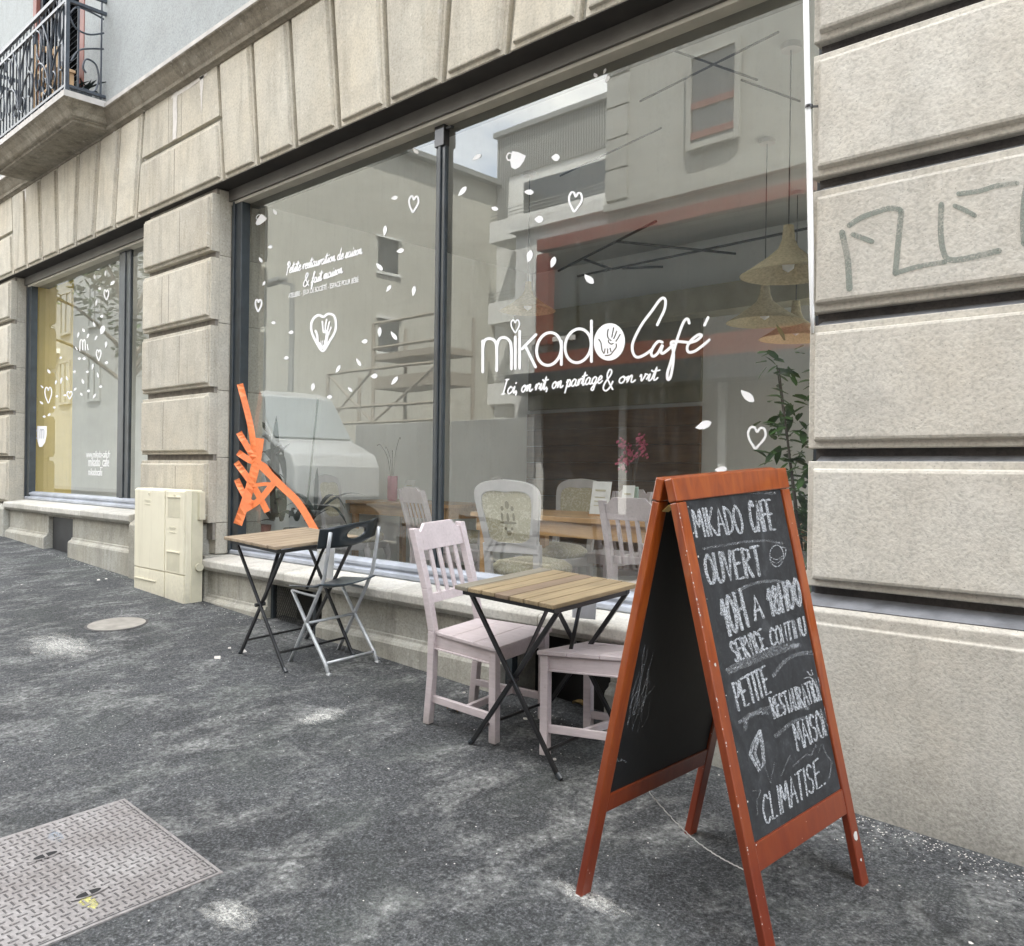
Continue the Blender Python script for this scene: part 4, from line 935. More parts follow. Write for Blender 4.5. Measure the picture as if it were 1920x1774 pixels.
# pink slat-back chair, facing +x
def pink_chair():
    o = empty('slat_back_chair', 'x', 'chair', group='pale pink slat-back chairs')
    D2 = .185; WF, WB = .21, .165; HS = .432
    yl = lambda x: WB + (WF - WB) * (x + D2) / (2 * D2)
    st = MB(); xs = [-D2 - .01, -.075, .065, D2 + .012]
    for a, b in zip(xs[:-1], xs[1:]):
        st.hexa([(a + .0008, -yl(a), HS - .017), (b - .0008, -yl(b), HS - .017), (b - .0008, yl(b), HS - .017), (a + .0008, yl(a), HS - .017)], [(a + .0008, -yl(a), HS), (b - .0008, -yl(b), HS), (b - .0008, yl(b), HS), (a + .0008, yl(a), HS)])
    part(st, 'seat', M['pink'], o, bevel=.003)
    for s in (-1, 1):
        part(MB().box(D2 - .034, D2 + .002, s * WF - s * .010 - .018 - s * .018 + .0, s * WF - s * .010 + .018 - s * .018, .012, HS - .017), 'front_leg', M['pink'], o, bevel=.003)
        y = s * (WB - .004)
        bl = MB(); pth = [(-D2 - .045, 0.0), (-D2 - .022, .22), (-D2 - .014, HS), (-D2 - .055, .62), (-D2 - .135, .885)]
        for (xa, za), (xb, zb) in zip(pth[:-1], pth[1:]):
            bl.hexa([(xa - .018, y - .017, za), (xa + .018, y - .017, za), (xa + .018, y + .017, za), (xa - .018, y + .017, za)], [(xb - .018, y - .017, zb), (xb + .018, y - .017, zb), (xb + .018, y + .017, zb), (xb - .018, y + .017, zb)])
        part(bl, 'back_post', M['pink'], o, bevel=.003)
        ya, yb = s * (WB - .012), s * (WF - .03)
        part(MB().bar((-D2, ya, HS - .046), (D2 - .03, yb, HS - .046), .016, .056).bar((-D2, ya + s * .004, HS - .078), (D2 - .03, yb + s * .004, HS - .078), .022, .008), 'side_apron', M['pink'], o, bevel=.002)
        part(MB().bar((-D2 - .02, ya, .118), (D2 - .02, yb, .118), .02, .032), 'stretcher', M['pink'], o, bevel=.002)
    part(MB().box(D2 - .026, D2 - .006, -WF + .045, WF - .045, HS - .075, HS - .018).box(-D2 - .01, -D2 + .008, -WB + .01, WB - .01, HS - .07, HS - .018), 'front_apron', M['pink'], o, bevel=.002)
    part(MB().bar((.0, -.175, .118), (.0, .175, .118), .02, .03), 'cross_stretcher', M['pink'], o, bevel=.002)
    bx = lambda z: -D2 - .055 - .08 * (z - .62) / .265
    def rail(pts, t=.018):
        return MB().hexa([(bx(z) - t / 2, y, z) for y, z in pts], [(bx(z) + t / 2, y, z) for y, z in pts])
    e = WB - .022
    part(rail([(-e, .785), (e, .785), (e, .868), (e - .015, .868), (e - .05, .902), (-e + .05, .902), (-e + .015, .868), (-e, .868)]), 'crest_rail', M['pink'], o, bevel=.002)
    part(rail([(-e, .555), (e, .555), (e, .595), (-e, .595)]), 'lower_rail', M['pink'], o, bevel=.002)
    for i in range(4):
        y = -e + (i + 1) * 2 * e / 5
        part(rail([(y - .011, .594), (y + .011, .594), (y + .011, .786), (y - .011, .786)], .010), 'back_slat', M['pink'], o, bevel=.001)
    return o
ch = pink_chair(); ch['label'] = 'pale pink pavement chair with its whole slatted back in view'
ch.location = (-2.815, 2.812, gz(-2.815, 2.812)); ch.rotation_euler = (TILT[0], TILT[1], math.radians(7))
def chair_at(x, y, rz, label, z=None, tilt=False):
    c = copy_tree(ch); c['label'] = label
    c.location = (x, y, gz(x, y) if z is None else z); c.rotation_euler = (TILT[0], TILT[1], math.radians(rz)) if tilt else (0, 0, math.radians(rz)); return c
chair_at(-2.226, 2.890, 190, 'pale pink chair whose back is hidden behind the chalkboard sign', tilt=True)

# folding chair
N_ = lambda x, y: onY(x, y, 2.722)
fc = empty('folding_chair', 'folding chair with silver legs and a black backrest pierced by an oval hole', 'chair', (-4.14, 2.885, gz(-4.14, 2.885)))
dY = .325
def both(pts, name, r, mat, o=fc, flat=.5):
    for dy in (0, dY):
        m = MB()
        m.tube([(p.x, p.y + dy, p.z + GY * dy) for p in pts], r, 8); part(m, name, mat, o, smooth=True)
zq = lambda pts: [N_(430 + x / 5.54, 960 + y / 5.54) for x, y in pts]
both(zq([(1052, 215), (1035, 330), (985, 690), (905, 900), (800, 1150), (715, 1360), (625, 1572)]), 'back_leg', .0105, M['silver'])
both(zq([(655, 812), (800, 1150), (1000, 1580), (1030, 1695)]), 'front_leg', .0105, M['silver'])
both(zq([(655, 812), (780, 850), (900, 878), (925, 872)]), 'seat_rail', .008, M['silver'])
for q, z_ in (((1000, 1575), 0), ((800, 1158), 0)):
    a = zq([q])[0]; part(MB().tube([a, (a.x, a.y + dY, a.z + GY * dY)], .008, 8), 'crossbar', M['silver'], fc, smooth=True)
for q in ((625, 1575), (1032, 1697)):
    a = zq([q])[0]
    for dy in (0, dY): part(MB().tube([(a.x - .012, a.y + dy, a.z + GY * dy + .006), (a.x + .018, a.y + dy, a.z + GY * dy + .002)], .011, 8), 'foot_cap', M['silver'], fc)
se = MB(); vs = []; a = zq([(650, 790)])[0]; b = zq([(985, 810)])[0]; NX, NY = 10, 12
for i in range(NX + 1):
    for j_ in range(NY + 1):
        u, v = i / NX, j_ / NY; y = 2.722 - .018 + (dY + .036) * v
        z = a.z + (b.z - a.z) * u + .030 * math.sin(u * math.pi * 1.0) * 0 - .022 * math.sin(v * math.pi) + .016 * (u > .75) * (u - .75) * 4 + GY * dY * v + .015
        vs.append((a.x + (b.x - a.x) * u, y, z))
se.add(vs, [(i * (NY + 1) + j_, i * (NY + 1) + j_ + 1, (i + 1) * (NY + 1) + j_ + 1, (i + 1) * (NY + 1) + j_) for i in range(NX) for j_ in range(NY)])
part(se, 'seat', M['seatgrey'], fc, smooth=True, solid=.008)
# backrest: a bowed board with an oval hole
ul = zq([(1005, 195)])[0]; ll = zq([(975, 362)])[0]; hz = (ul.z - ll.z) * 1.22; bw = dY + .06
outer = [(0, 0), (.12, -.03), (.3, -.10), (.5, -.14), (.7, -.08), (.88, .02), (1, .06), (1.02, 1.0), (.88, .97), (.7, 1.0), (.5, 1.04), (.3, 1.02), (.12, 1.0), (0, 1.0)]
def bp3(u, w): return Vector((ul.x - .02 + .045 * math.sin(u * math.pi) + (ll.x - ul.x) * (1 - w), 2.695 + bw * u, ll.z - .012 + hz * w + GY * bw * u + .028 * u))
bd = MB(); NU = 24; ho = lambda a: (.57 + .165 * math.cos(a), .50 + .29 * math.sin(a))
def on_outer(a):
    c, s = math.cos(a), math.sin(a); best = None
    for i in range(len(outer)):
        (x1, y1), (x2, y2) = outer[i], outer[(i + 1) % len(outer)]
        dx, dy = x2 - x1, y2 - y1; den = c * dy - s * dx
        if abs(den) < 1e-9: continue
        t = ((x1 - .57) * dy - (y1 - .5) * dx) / den; w = ((x1 - .57) * s - (y1 - .5) * c) / den
        if t > 0 and -1e-6 <= w <= 1 + 1e-6 and (best is None or t < best): best = t
    return (.57 + c * best, .5 + s * best)
angs = sorted([2 * math.pi * i / 40 for i in range(40)] + [math.atan2(y - .5, x - .57) % (2 * math.pi) for x, y in outer])
vs = []
for a in angs:
    i_, o_ = ho(a), on_outer(a)
    for t in (0, .33, .66, 1): vs.append(bp3(i_[0] + (o_[0] - i_[0]) * t, i_[1] + (o_[1] - i_[1]) * t))
n = len(angs); bd.add(vs, [(4 * i + k, 4 * ((i + 1) % n) + k, 4 * ((i + 1) % n) + k + 1, 4 * i + k + 1) for i in range(n) for k in range(3)])
part(bd, 'backrest', M['chairblack'], fc, smooth=True, solid=.009)

# loose sheets on the window ledge
def sheet(px, label, y, mat=M['paper']):
    q = [onY(*p, y) for p in px]; o = MB().hexa([(v.x, v.y, v.z) for v in q], [(v.x, v.y + .002, v.z) for v in q]).build('paper_sheet', mat); return tag(o, label, 'sheet')
sheet([(594, 1014), (628, 1018), (624, 1086), (596, 1080)], 'grey dotted paper sheet hanging over the ledge behind the folding chair', 3.09)
sheet([(1073, 1108), (1119, 1112), (1116, 1162), (1073, 1158)], 'translucent pale sheet hanging over the ledge behind the weathered table', 3.09, plain('pale_plastic_sheet', (.55, .57, .60), .5))
sp = onY(604, 1040, 3.088); d_ = MB()
for i in range(3):
    for k_ in range(2): d_.box(sp.x - .03 + .06 * k_, sp.x - .02 + .06 * k_, 3.0865, 3.0885, sp.z + .06 - .05 * i, sp.z + .07 - .05 * i)
ps = [o for o in COL.objects if o.name.startswith('paper_sheet')][0]; sub(d_, 'dot', M['creamd'], ps)

# ---------------- A-frame chalkboard sign
SG = empty('chalkboard_sign', 'orange-varnished wooden A-frame chalkboard with white chalk lettering', 'sign', (-1.345, 2.36, gz(-1.345, 2.36)))
def G3(x, y, h=0): return Vector((x, y, gz(x, y) + h))
HT = 1.247
def board_panel(TL, TR, BL, BR, outward, mat_board, nm, rv=(.170, .227)):
    n = (BL - TL).cross(TR - TL).normalized(); BR = BR - n * (BR - TL).dot(n)
    if n.dot(outward) < 0: n = -n
    def P(u, v, w=0): return (BL * (1 - u) + BR * u) * (1 - v) + (TL * (1 - u) + TR * u) * v + n * w
    def member(u0, u1, v0, v1, w0, w1): return [P(u0, v0, w0), P(u1, v0, w0), P(u1, v1, w0), P(u0, v1, w0)], [P(u0, v0, w1), P(u1, v0, w1), P(u1, v1, w1), P(u0, v1, w1)]
    t = .0125; su = .074
    for a, b in ((0, su), (1 - su, 1)): part(MB().hexa(*member(a, b, 0, .9475, -t, t)), 'stile', M['varnish'], SG, bevel=.0035)
    part(MB().hexa(*member(-.003, 1.003, .949, 1, -t - .001, t + .001)), 'top_rail', M['varnish'], SG, bevel=.0035)
    part(MB().hexa(*member(su, 1 - su, rv[0], rv[1], -t + .002, t - .002)), 'bottom_rail', M['varnish'], SG, bevel=.003)
    bo = part(MB().hexa(*member(su - .005, 1 - su + .005, rv[1] - .004, .951, -.004, .004)), 'board', mat_board, SG)
    return P, n, bo
FR = board_panel(G3(-1.346, 2.022, HT), G3(-1.318, 2.628, HT), G3(-1.082, 2.105), G3(-1.028, 2.680), Vector((1, 0, .3)), M['board'], 'front')
BK = board_panel(G3(-1.378, 2.030, HT), G3(-1.350, 2.632, HT), G3(-1.632, 2.008), G3(-1.628, 2.598), Vector((-1, 0, .3)), M['board2'], 'rear', (.203, .247))
Pf, nf, bof = FR
o0 = Pf(.5, .5, .0052)
ck = Deck(lambda x, y: onP(x, y, o0, nf), nf, .0000022)
Zc = lambda *pts: zm(pts, 1220, 880, 4.0325); Zd = lambda *pts: zm(pts, 1280, 1180, 2.9875)
def ck_line(*a, **k):
    D = Deck(lambda x, y: onP(x, y, o0, nf), nf, .0000022); write(D, *a, **k); sub(D.mb, 'chalk_writing', M['chalk'], bof)
ck_line('MIKADO', *Zc((345, 512), (715, 478), (302, 305)), 3.9, dbl=1.0)
ck_line('CAFE', *Zc((770, 470), (948, 458), (728, 240)), 4.5, dbl=1.5)
ck_line('OUVERT', *Zc((432, 868), (862, 796), (392, 650)), 5.0, dbl=1.5)
ck_line('10H', *Zc((575, 1268), (750, 1178), (508, 992)), 5.6, dbl=1.5)
ck_line('A', *Zc((790, 1140), (862, 1118), (752, 965)), 5.0, dbl=1.0)
ck_line('18H00', *Zc((905, 1112), (1155, 1020), (868, 905)), 5.0, dbl=1.3)
ck_line('SERVICE', *Zc((640, 1458), (890, 1352), (590, 1310)), 3.9, dbl=.9)
ck_line('CONTINU', *Zc((915, 1338), (1185, 1245), (892, 1205)), 3.5, dbl=.7)
ck_line('PETITE', *Zd((312, 455), (502, 350), (275, 305)), 4.5, dbl=.7)
ck_line('RESTAURATION', *Zd((512, 500), (795, 385), (482, 385)), 3.3, dbl=.7)
ck_line('MAISON', *Zd((645, 680), (835, 575), (612, 535)), 3.5, dbl=.7)
ck_line('CLIMATISE.', *Zd((462, 1095), (805, 860), (440, 940)), 3.3, dbl=.6)
E_ = Zc((952, 655))[0]
ck.stroke([(E_[0] + 13 * math.cos(a * .5236), E_[1] + 20 * math.sin(a * .5236)) for a in range(12)], 1.8, True, True); ck.stroke([(E_[0] + 8, E_[1] - 16), (E_[0] + 17, E_[1] - 14), (E_[0] + 15, E_[1] + 2), (E_[0] + 8, E_[1] + 6)], 1.7)
ck.stroke([(E_[0] - 12, E_[1] + 2), (E_[0], E_[1] + 7), (E_[0] + 11, E_[1])], 1.5); ck.stroke([(E_[0] - 11, E_[1] + 8), (E_[0], E_[1] + 14), (E_[0] + 9, E_[1] + 7)], 1.3)
ck.stroke(Zc((1185, 1530), (1205, 1555), (1225, 1550), (1215, 1520)), 2.2); ck.stroke(Zc((1160, 1580), (1200, 1572), (1225, 1590)), 1.8)
ck.stroke(Zd((432, 570), (390, 650), (378, 700), (430, 795), (455, 745), (445, 640), (432, 575)), 6.5, False); ck.stroke(Zd((425, 620), (405, 690), (430, 760)), 5)
sub(ck.mb, 'chalk_drawing', M['chalk'], bof)
cf = Deck(lambda x, y: onP(x, y, Pf(.5, .5, .0047), nf), nf, .0000022)
for st, w in ((Zd((455, 755), (492, 860), (515, 740), (552, 820), (602, 705), (615, 770), (692, 700), (720, 708), (745, 650)), 2.6), (Zd((745, 650), (760, 690), (782, 635), (805, 705), (836, 742), (822, 830)), 2.6), (Zd((395, 905), (440, 900), (415, 960), (420, 1040)), 2.4)):
    cf.stroke(st, w, False)
for st, w in ((Zc((400, 600), (640, 560), (850, 540), (1000, 560)), 5), (Zc((590, 960), (760, 870), (950, 845), (1090, 880)), 6), (Zc((580, 1520), (800, 1400), (1000, 1340), (1120, 1330)), 9), (Zc((300, 205), (560, 175), (940, 180)), 5), (Zd((260, 240), (420, 170), (640, 90)), 9), (Zd((510, 260), (560, 190), (640, 140), (740, 130)), 7), (Zd((320, 520), (480, 440), (700, 440)), 8), (Zd((520, 600), (620, 520), (780, 470)), 7), (Zd((350, 560), (370, 480), (480, 470)), 7)):
    cf.stroke(st, w)
sub(cf.mb, 'chalk_smudge', M['chalkthin'], bof)
Pb, nb, bob = BK
cb = Deck(lambda x, y: onP(x, y, Pb(.5, .5, -.0052), nb), -nb, .0000022); Ze = lambda *pts: zm(pts, 1040, 860, 1.941)
for _ in range(16):
    a = R.uniform(250, 330); b = R.uniform(870, 1000); cb.stroke(Ze((a, b), (a + R.uniform(8, 30), b - R.uniform(50, 100)), (a + R.uniform(20, 60), b - R.uniform(100, 230))), R.uniform(1.0, 2.4))
cb.stroke(Ze((222, 1090), (232, 1102), (245, 1096), (258, 1104)), 4)
sub(cb.mb, 'chalk_scribble', M['chalkthin'], bob)
hg = MB()
for u in (.06, .94):
    a = Pf(u, .925, -.0135); b = Pb(u, .925, -.0135); hg.bar(a, a * .5 + b * .5 + Vector((0, 0, .02)), .03, .003, nf).bar(b, a * .5 + b * .5 + Vector((0, 0, .02)), .03, .003, nb)
part(hg, 'hinge', M['brass'], SG)
a = Pb(.42, .205, 0); b = Pf(.04, .17, 0); chn = MB()
for i in range(26):
    t = i / 26; q = a * (1 - t) + b * t; q.z -= .035 * math.sin(t * math.pi); q2 = a * (1 - t - 1 / 26) + b * (t + 1 / 26); q2.z -= .035 * math.sin((t + 1 / 26) * math.pi)
    chn.tube([q, (q + q2) / 2 + Vector((.002 * (-1) ** i, .002, 0)), q2], .0018, 5)
part(chn, 'cord', M['chainm'], SG)
cp_ = MB()                                  # bare chips along the edges
for k_ in range(46):
    v = R.random(); u, w = R.choice(((.0, .0128), (.0, .0128), (.074, .0128))); s = R.uniform(.0012, .0034); q = Pf(u + R.uniform(0, .006), v * .94, w)
    cp_.lathe([(s, 0), (s * .6, .0006)], (0, 0, 0), 6); tt = Matrix.Translation(q) @ nf.to_track_quat('Z', 'Y').to_matrix().to_4x4()
    nv = len(cp_.v) - 12
    for i in range(nv, nv + 12): cp_.v[i] = tuple(tt @ Vector(cp_.v[i]))
    cp_.f.append(tuple(range(nv + 6, nv + 12)))
for u, v, s in ((.955, .115, .011), (.96, .06, .004), (.04, .60, .004)):
    q = Pf(u, v, .0135); n0 = len(cp_.v); tt = Matrix.Translation(q) @ nf.to_track_quat('Z', 'Y').to_matrix().to_4x4()
    cp_.add([tt @ Vector((s * math.cos(i * .9) * (1 + .4 * math.sin(i * 2.3)), 1.3 * s * math.sin(i * .9), .0003)) for i in range(7)], [tuple(range(7))])
part(cp_, 'paint_chip', M['lip'], SG)

# ---------------- covers let into the pavement
c = onG(219, 1171); mh = empty('manhole_cover', 'round pale concrete manhole cover set in the asphalt', 'manhole cover', c)
def gp(x, y, h): return (x, y, gz(x, y) + h)
rr = .178; m = MB().add([gp(c.x + rr * math.cos(i * .1745) * (1 + .012 * math.sin(i * 3.1)), c.y + rr * math.sin(i * .1745), .006) for i in range(36)], [tuple(range(36))]); part(m, 'lid', M['concrete'], mh)
m = MB(); 
for i in range(36):
    a, b = i * .1745, (i + 1) * .1745
    m.add([gp(c.x + r * math.cos(t), c.y + r * math.sin(t), h) for r, h, t in ((rr, .0065, a), (rr + .018, .004, a), (rr + .018, .004, b), (rr, .0065, b))], [(0, 1, 2, 3)])
part(m, 'rim', M['platedark'], mh)
ac = empty('access_cover', 'square steel access cover with raised tread pattern and two lifting slots', 'access cover', (-2.87, .95, gz(-2.87, .95)))
AX0, AX1, AY0, AY1 = -3.225, -2.513, .60, 1.335
m = MB().add([gp(x, y, .0052) for x, y in ((AX0, AY0), (AX1, AY0), (AX1, AY1), (AX0, AY1))], [(0, 1, 2, 3)]); part(m, 'steel_plate', M['plate'], ac)
m = MB()
for (x0, x1, y0, y1) in ((AX0 - .012, AX1 + .012, AY1, AY1 + .010), (AX0 - .012, AX1 + .012, AY0 - .01, AY0), (AX0 - .012, AX0, AY0, AY1), (AX1, AX1 + .010, AY0, AY1)):
    m.hexa([gp(x, y, -.02) for x, y in ((x0, y0), (x1, y0), (x1, y1), (x0, y1))], [gp(x, y, .0056) for x, y in ((x0, y0), (x1, y0), (x1, y1), (x0, y1))])
part(m, 'frame', M['plate'], ac)
m = MB()
for (x0, x1, y0, y1) in ((AX0, AX1, AY1 - .006, AY1), (AX1 - .006, AX1, AY0, AY1)): m.add([gp(x, y, .0057) for x, y in ((x0, y0), (x1, y0), (x1, y1), (x0, y1))], [(0, 1, 2, 3)])
part(m, 'gap', M['platedark'], ac)
m = MB(); mk = MB(); pit = .0285
for i in range(25):
    for j_ in range(26):
        x = AX0 + .012 + i * pit; y = AY0 + .014 + j_ * pit
        d1, d2 = ((.011, .006), (-.006, .009))[(i + j_) % 2]; 
        if (i + j_) % 2: a, b = (x - .011, y), (x + .011, y)
        else: a, b = (x, y - .011), (x, y + .011)
        if min(math.hypot(x + 2.83, y - 1.07), math.hypot(x + 2.62, y - .985)) < 0: continue
        dx, dy = b[0] - a[0], b[1] - a[1]; l = math.hypot(dx, dy); nx, ny = -dy / l * .0042, dx / l * .0042
        q = [(a[0] + nx, a[1] + ny), (b[0] + nx * .5, b[1] + ny * .5), (b[0] - nx * .5, b[1] - ny * .5), (a[0] - nx, a[1] - ny)]
        m.hexa([gp(*p, .0053) for p in q], [gp(p[0] * .7 + x * .3, p[1] * .7 + y * .3, .0082) for p in q])
        mk.add([gp(p[0] * 1.25 - x * .25 + .002, p[1] * 1.25 - y * .25 - .003, .0056) for p in q], [(0, 1, 2, 3)])  # dark outline beneath each bar, shifted to one side
part(m, 'tread', M['plate'], ac); part(mk, 'tread_dark_mark', M['platedark'], ac)
for px, py in ((85, 1609), (166, 1680)):
    q = onG(px, py); m = MB(); r2 = MB(); di = Vector((.83, .56))
    f = lambda u, w: (q.x + u * .0135, q.y + w * .036)
    ell = [f(math.cos(t * .349), math.sin(t * .349)) for t in range(18)]; 
    part(MB().add([gp(x, y, .0086) for x, y in [(q.x + (ex - q.x) * 1.35, q.y + (ey - q.y) * 1.6) for ex, ey in ell]], [tuple(range(18))]), 'lifting_slot_rim', M['plate'], ac)
    s = part(MB().add([gp(x, y, .0092) for x, y in ell], [tuple(range(18))]), 'lifting_slot', M['dark'], ac)
    m.box(-.003, .003, -.017, .017, 0, .002)
    part(MB().add([gp(q.x - .0135, q.y - .004, .0098), gp(q.x + .0135, q.y - .004, .0098), gp(q.x + .0135, q.y + .004, .0098), gp(q.x - .0135, q.y + .004, .0098)], [(0, 1, 2, 3)]), 'slot_bridge', M['plate'], ac)
for (px, py), mt, nm in (((165, 1695), M['yellowpaint'], 'yellow_mark'), ((103, 1572), M['bluepaint'], 'blue_mark')):
    q = onG(px, py); part(MB().add([gp(q.x + .05 * math.cos(t * .9) * (1 + .5 * math.sin(t * 2.9)), q.y + .022 * math.sin(t * .9), .0060) for t in range(7)], [tuple(range(7))]), nm, mt, ac)
# dusty patches and litter
for (px, py, rx, ry), in (((110, 1212, .42, .20),), ((600, 1345, .10, .16),), ((1110, 1690, .16, .05),), ((430, 1715, .12, .07),)):
    q = onG(px, py); pp = [gp(q.x + rx * 1.3 * math.cos(t * .26), q.y + ry * 1.3 * math.sin(t * .26), .0035) for t in range(24)]
    o = MB().add(pp, [tuple(range(24))]).build('dust_patch', M['dust']); tag(o, kind='stuff')
li = MB()
def chip(x, y, s, h=.004):
    a = R.random() * 6; n = R.choice((4, 5, 6)); pts = [(x + s * math.cos(a + i * 6.283 / n) * R.uniform(.6, 1.2), y + .8 * s * math.sin(a + i * 6.283 / n) * R.uniform(.6, 1.2)) for i in range(n)]
    li.hexa([gp(px, py, .001) for px, py in pts], [gp(x + (px - x) * .8, y + (py - y) * .8, h + .12 * s * R.random()) for px, py in pts])
for _ in range(380):
    x = R.uniform(-10.5, -.2); y = 3.10 - abs(R.gauss(0, .05)) - .005; y = min(y, 3.09); chip(x, y, R.uniform(.0012, .005), .002)
for _ in range(520): x = R.uniform(-1.55, -.2); y = 3.09 - abs(R.gauss(0, .09)); chip(x, y, R.uniform(.001, .0038), .002)
for _ in range(620):
    x = R.uniform(-8, .2); y = R.uniform(.3, 3.0); chip(x, y, R.uniform(.0012, .0040) * (1.0 if R.random() > .05 else 2.4), .002)
for px, py, s in ((185, 1088, .02), (199, 1086, .014), (407, 1234, .03), (455, 1222, .03), (430, 1216, .015), (1040, 1425, .009), (870, 1300, .012), (985, 1349, .012)):
    q = onG(px, py); chip(q.x, q.y, s, .006)
tag(li.build('plaster_litter', M['drip']), 'scattered white plaster flakes on the asphalt along the wall', 'litter', kind='stuff')
def leaf(px, py, label, s=.05):
    q = onG(px, py); m = MB(); vs = []
    for i in range(7):
        t = i / 6; w = .42 * s * math.sin(math.pi * min(1, t * 1.05)) ** .8 + .001
        for k_ in (-1, 0, 1): vs.append(gp(q.x + s * (t - .5) * 1.6, q.y + k_ * w, .006 + .014 * abs(k_) + .012 * math.sin(t * 3.1)))
    m.add(vs, [(3 * i + k_, 3 * i + k_ + 1, 3 * i + k_ + 4, 3 * i + k_ + 3) for i in range(6) for k_ in range(2)])
    return tag(m.build('dead_leaf', M['dryleaf'], smooth=True), label, 'leaf')
leaf(848, 1335, 'curled brown leaf lying under the fully visible pink chair'); leaf(1085, 1326, 'torn brown leaf lying by the dark cellar opening')

# ================================================================== INSIDE THE CAFE
def at(px, py, Y): return onY(px, py, Y)
# long oak table behind the main pane
def oak_table(x0, x1, y0, y1, zt, label, n=5):
    o = empty('dining_table', label, 'table', ((x0 + x1) / 2, (y0 + y1) / 2, FZ), group='oak tables inside the cafe')
    w = (y1 - y0) / n; m = MB()
    for i in range(n): m.box(x0, x1, y0 + w * i, y0 + w * (i + 1) - .002, zt - .03, zt)
    part(m, 'tabletop', M['oak'], o, bevel=.002)
    part(MB().box(x0 + .03, x1 - .03, y0 + .03, y0 + .052, zt - .125, zt - .031).box(x0 + .03, x1 - .03, y1 - .052, y1 - .03, zt - .125, zt - .031).box(x0 + .03, x0 + .052, y0 + .06, y1 - .06, zt - .125, zt - .031).box(x1 - .052, x1 - .03, y0 + .06, y1 - .06, zt - .125, zt - .031), 'apron', M['oak'], o)
    for x in (x0 + .06, x1 - .11):
        for y in (y0 + .035, y1 - .085): part(MB().box(x, x + .05, y, y + .05, FZ, zt - .03), 'leg', M['oak'], o, bevel=.003)
    return o
a = at(882, 960, 4.12); tl = oak_table(a.x, a.x + 2.4, 4.12, 4.85, 1.17, 'long oak table inside behind the main pane with menus standing on it')
b0 = at(672, 935, 5.35).x; oak_table(-6.95, -5.55, 4.95, 5.65, 1.155, 'oak table by the pale side wall inside, with a pink vase on it', 4)

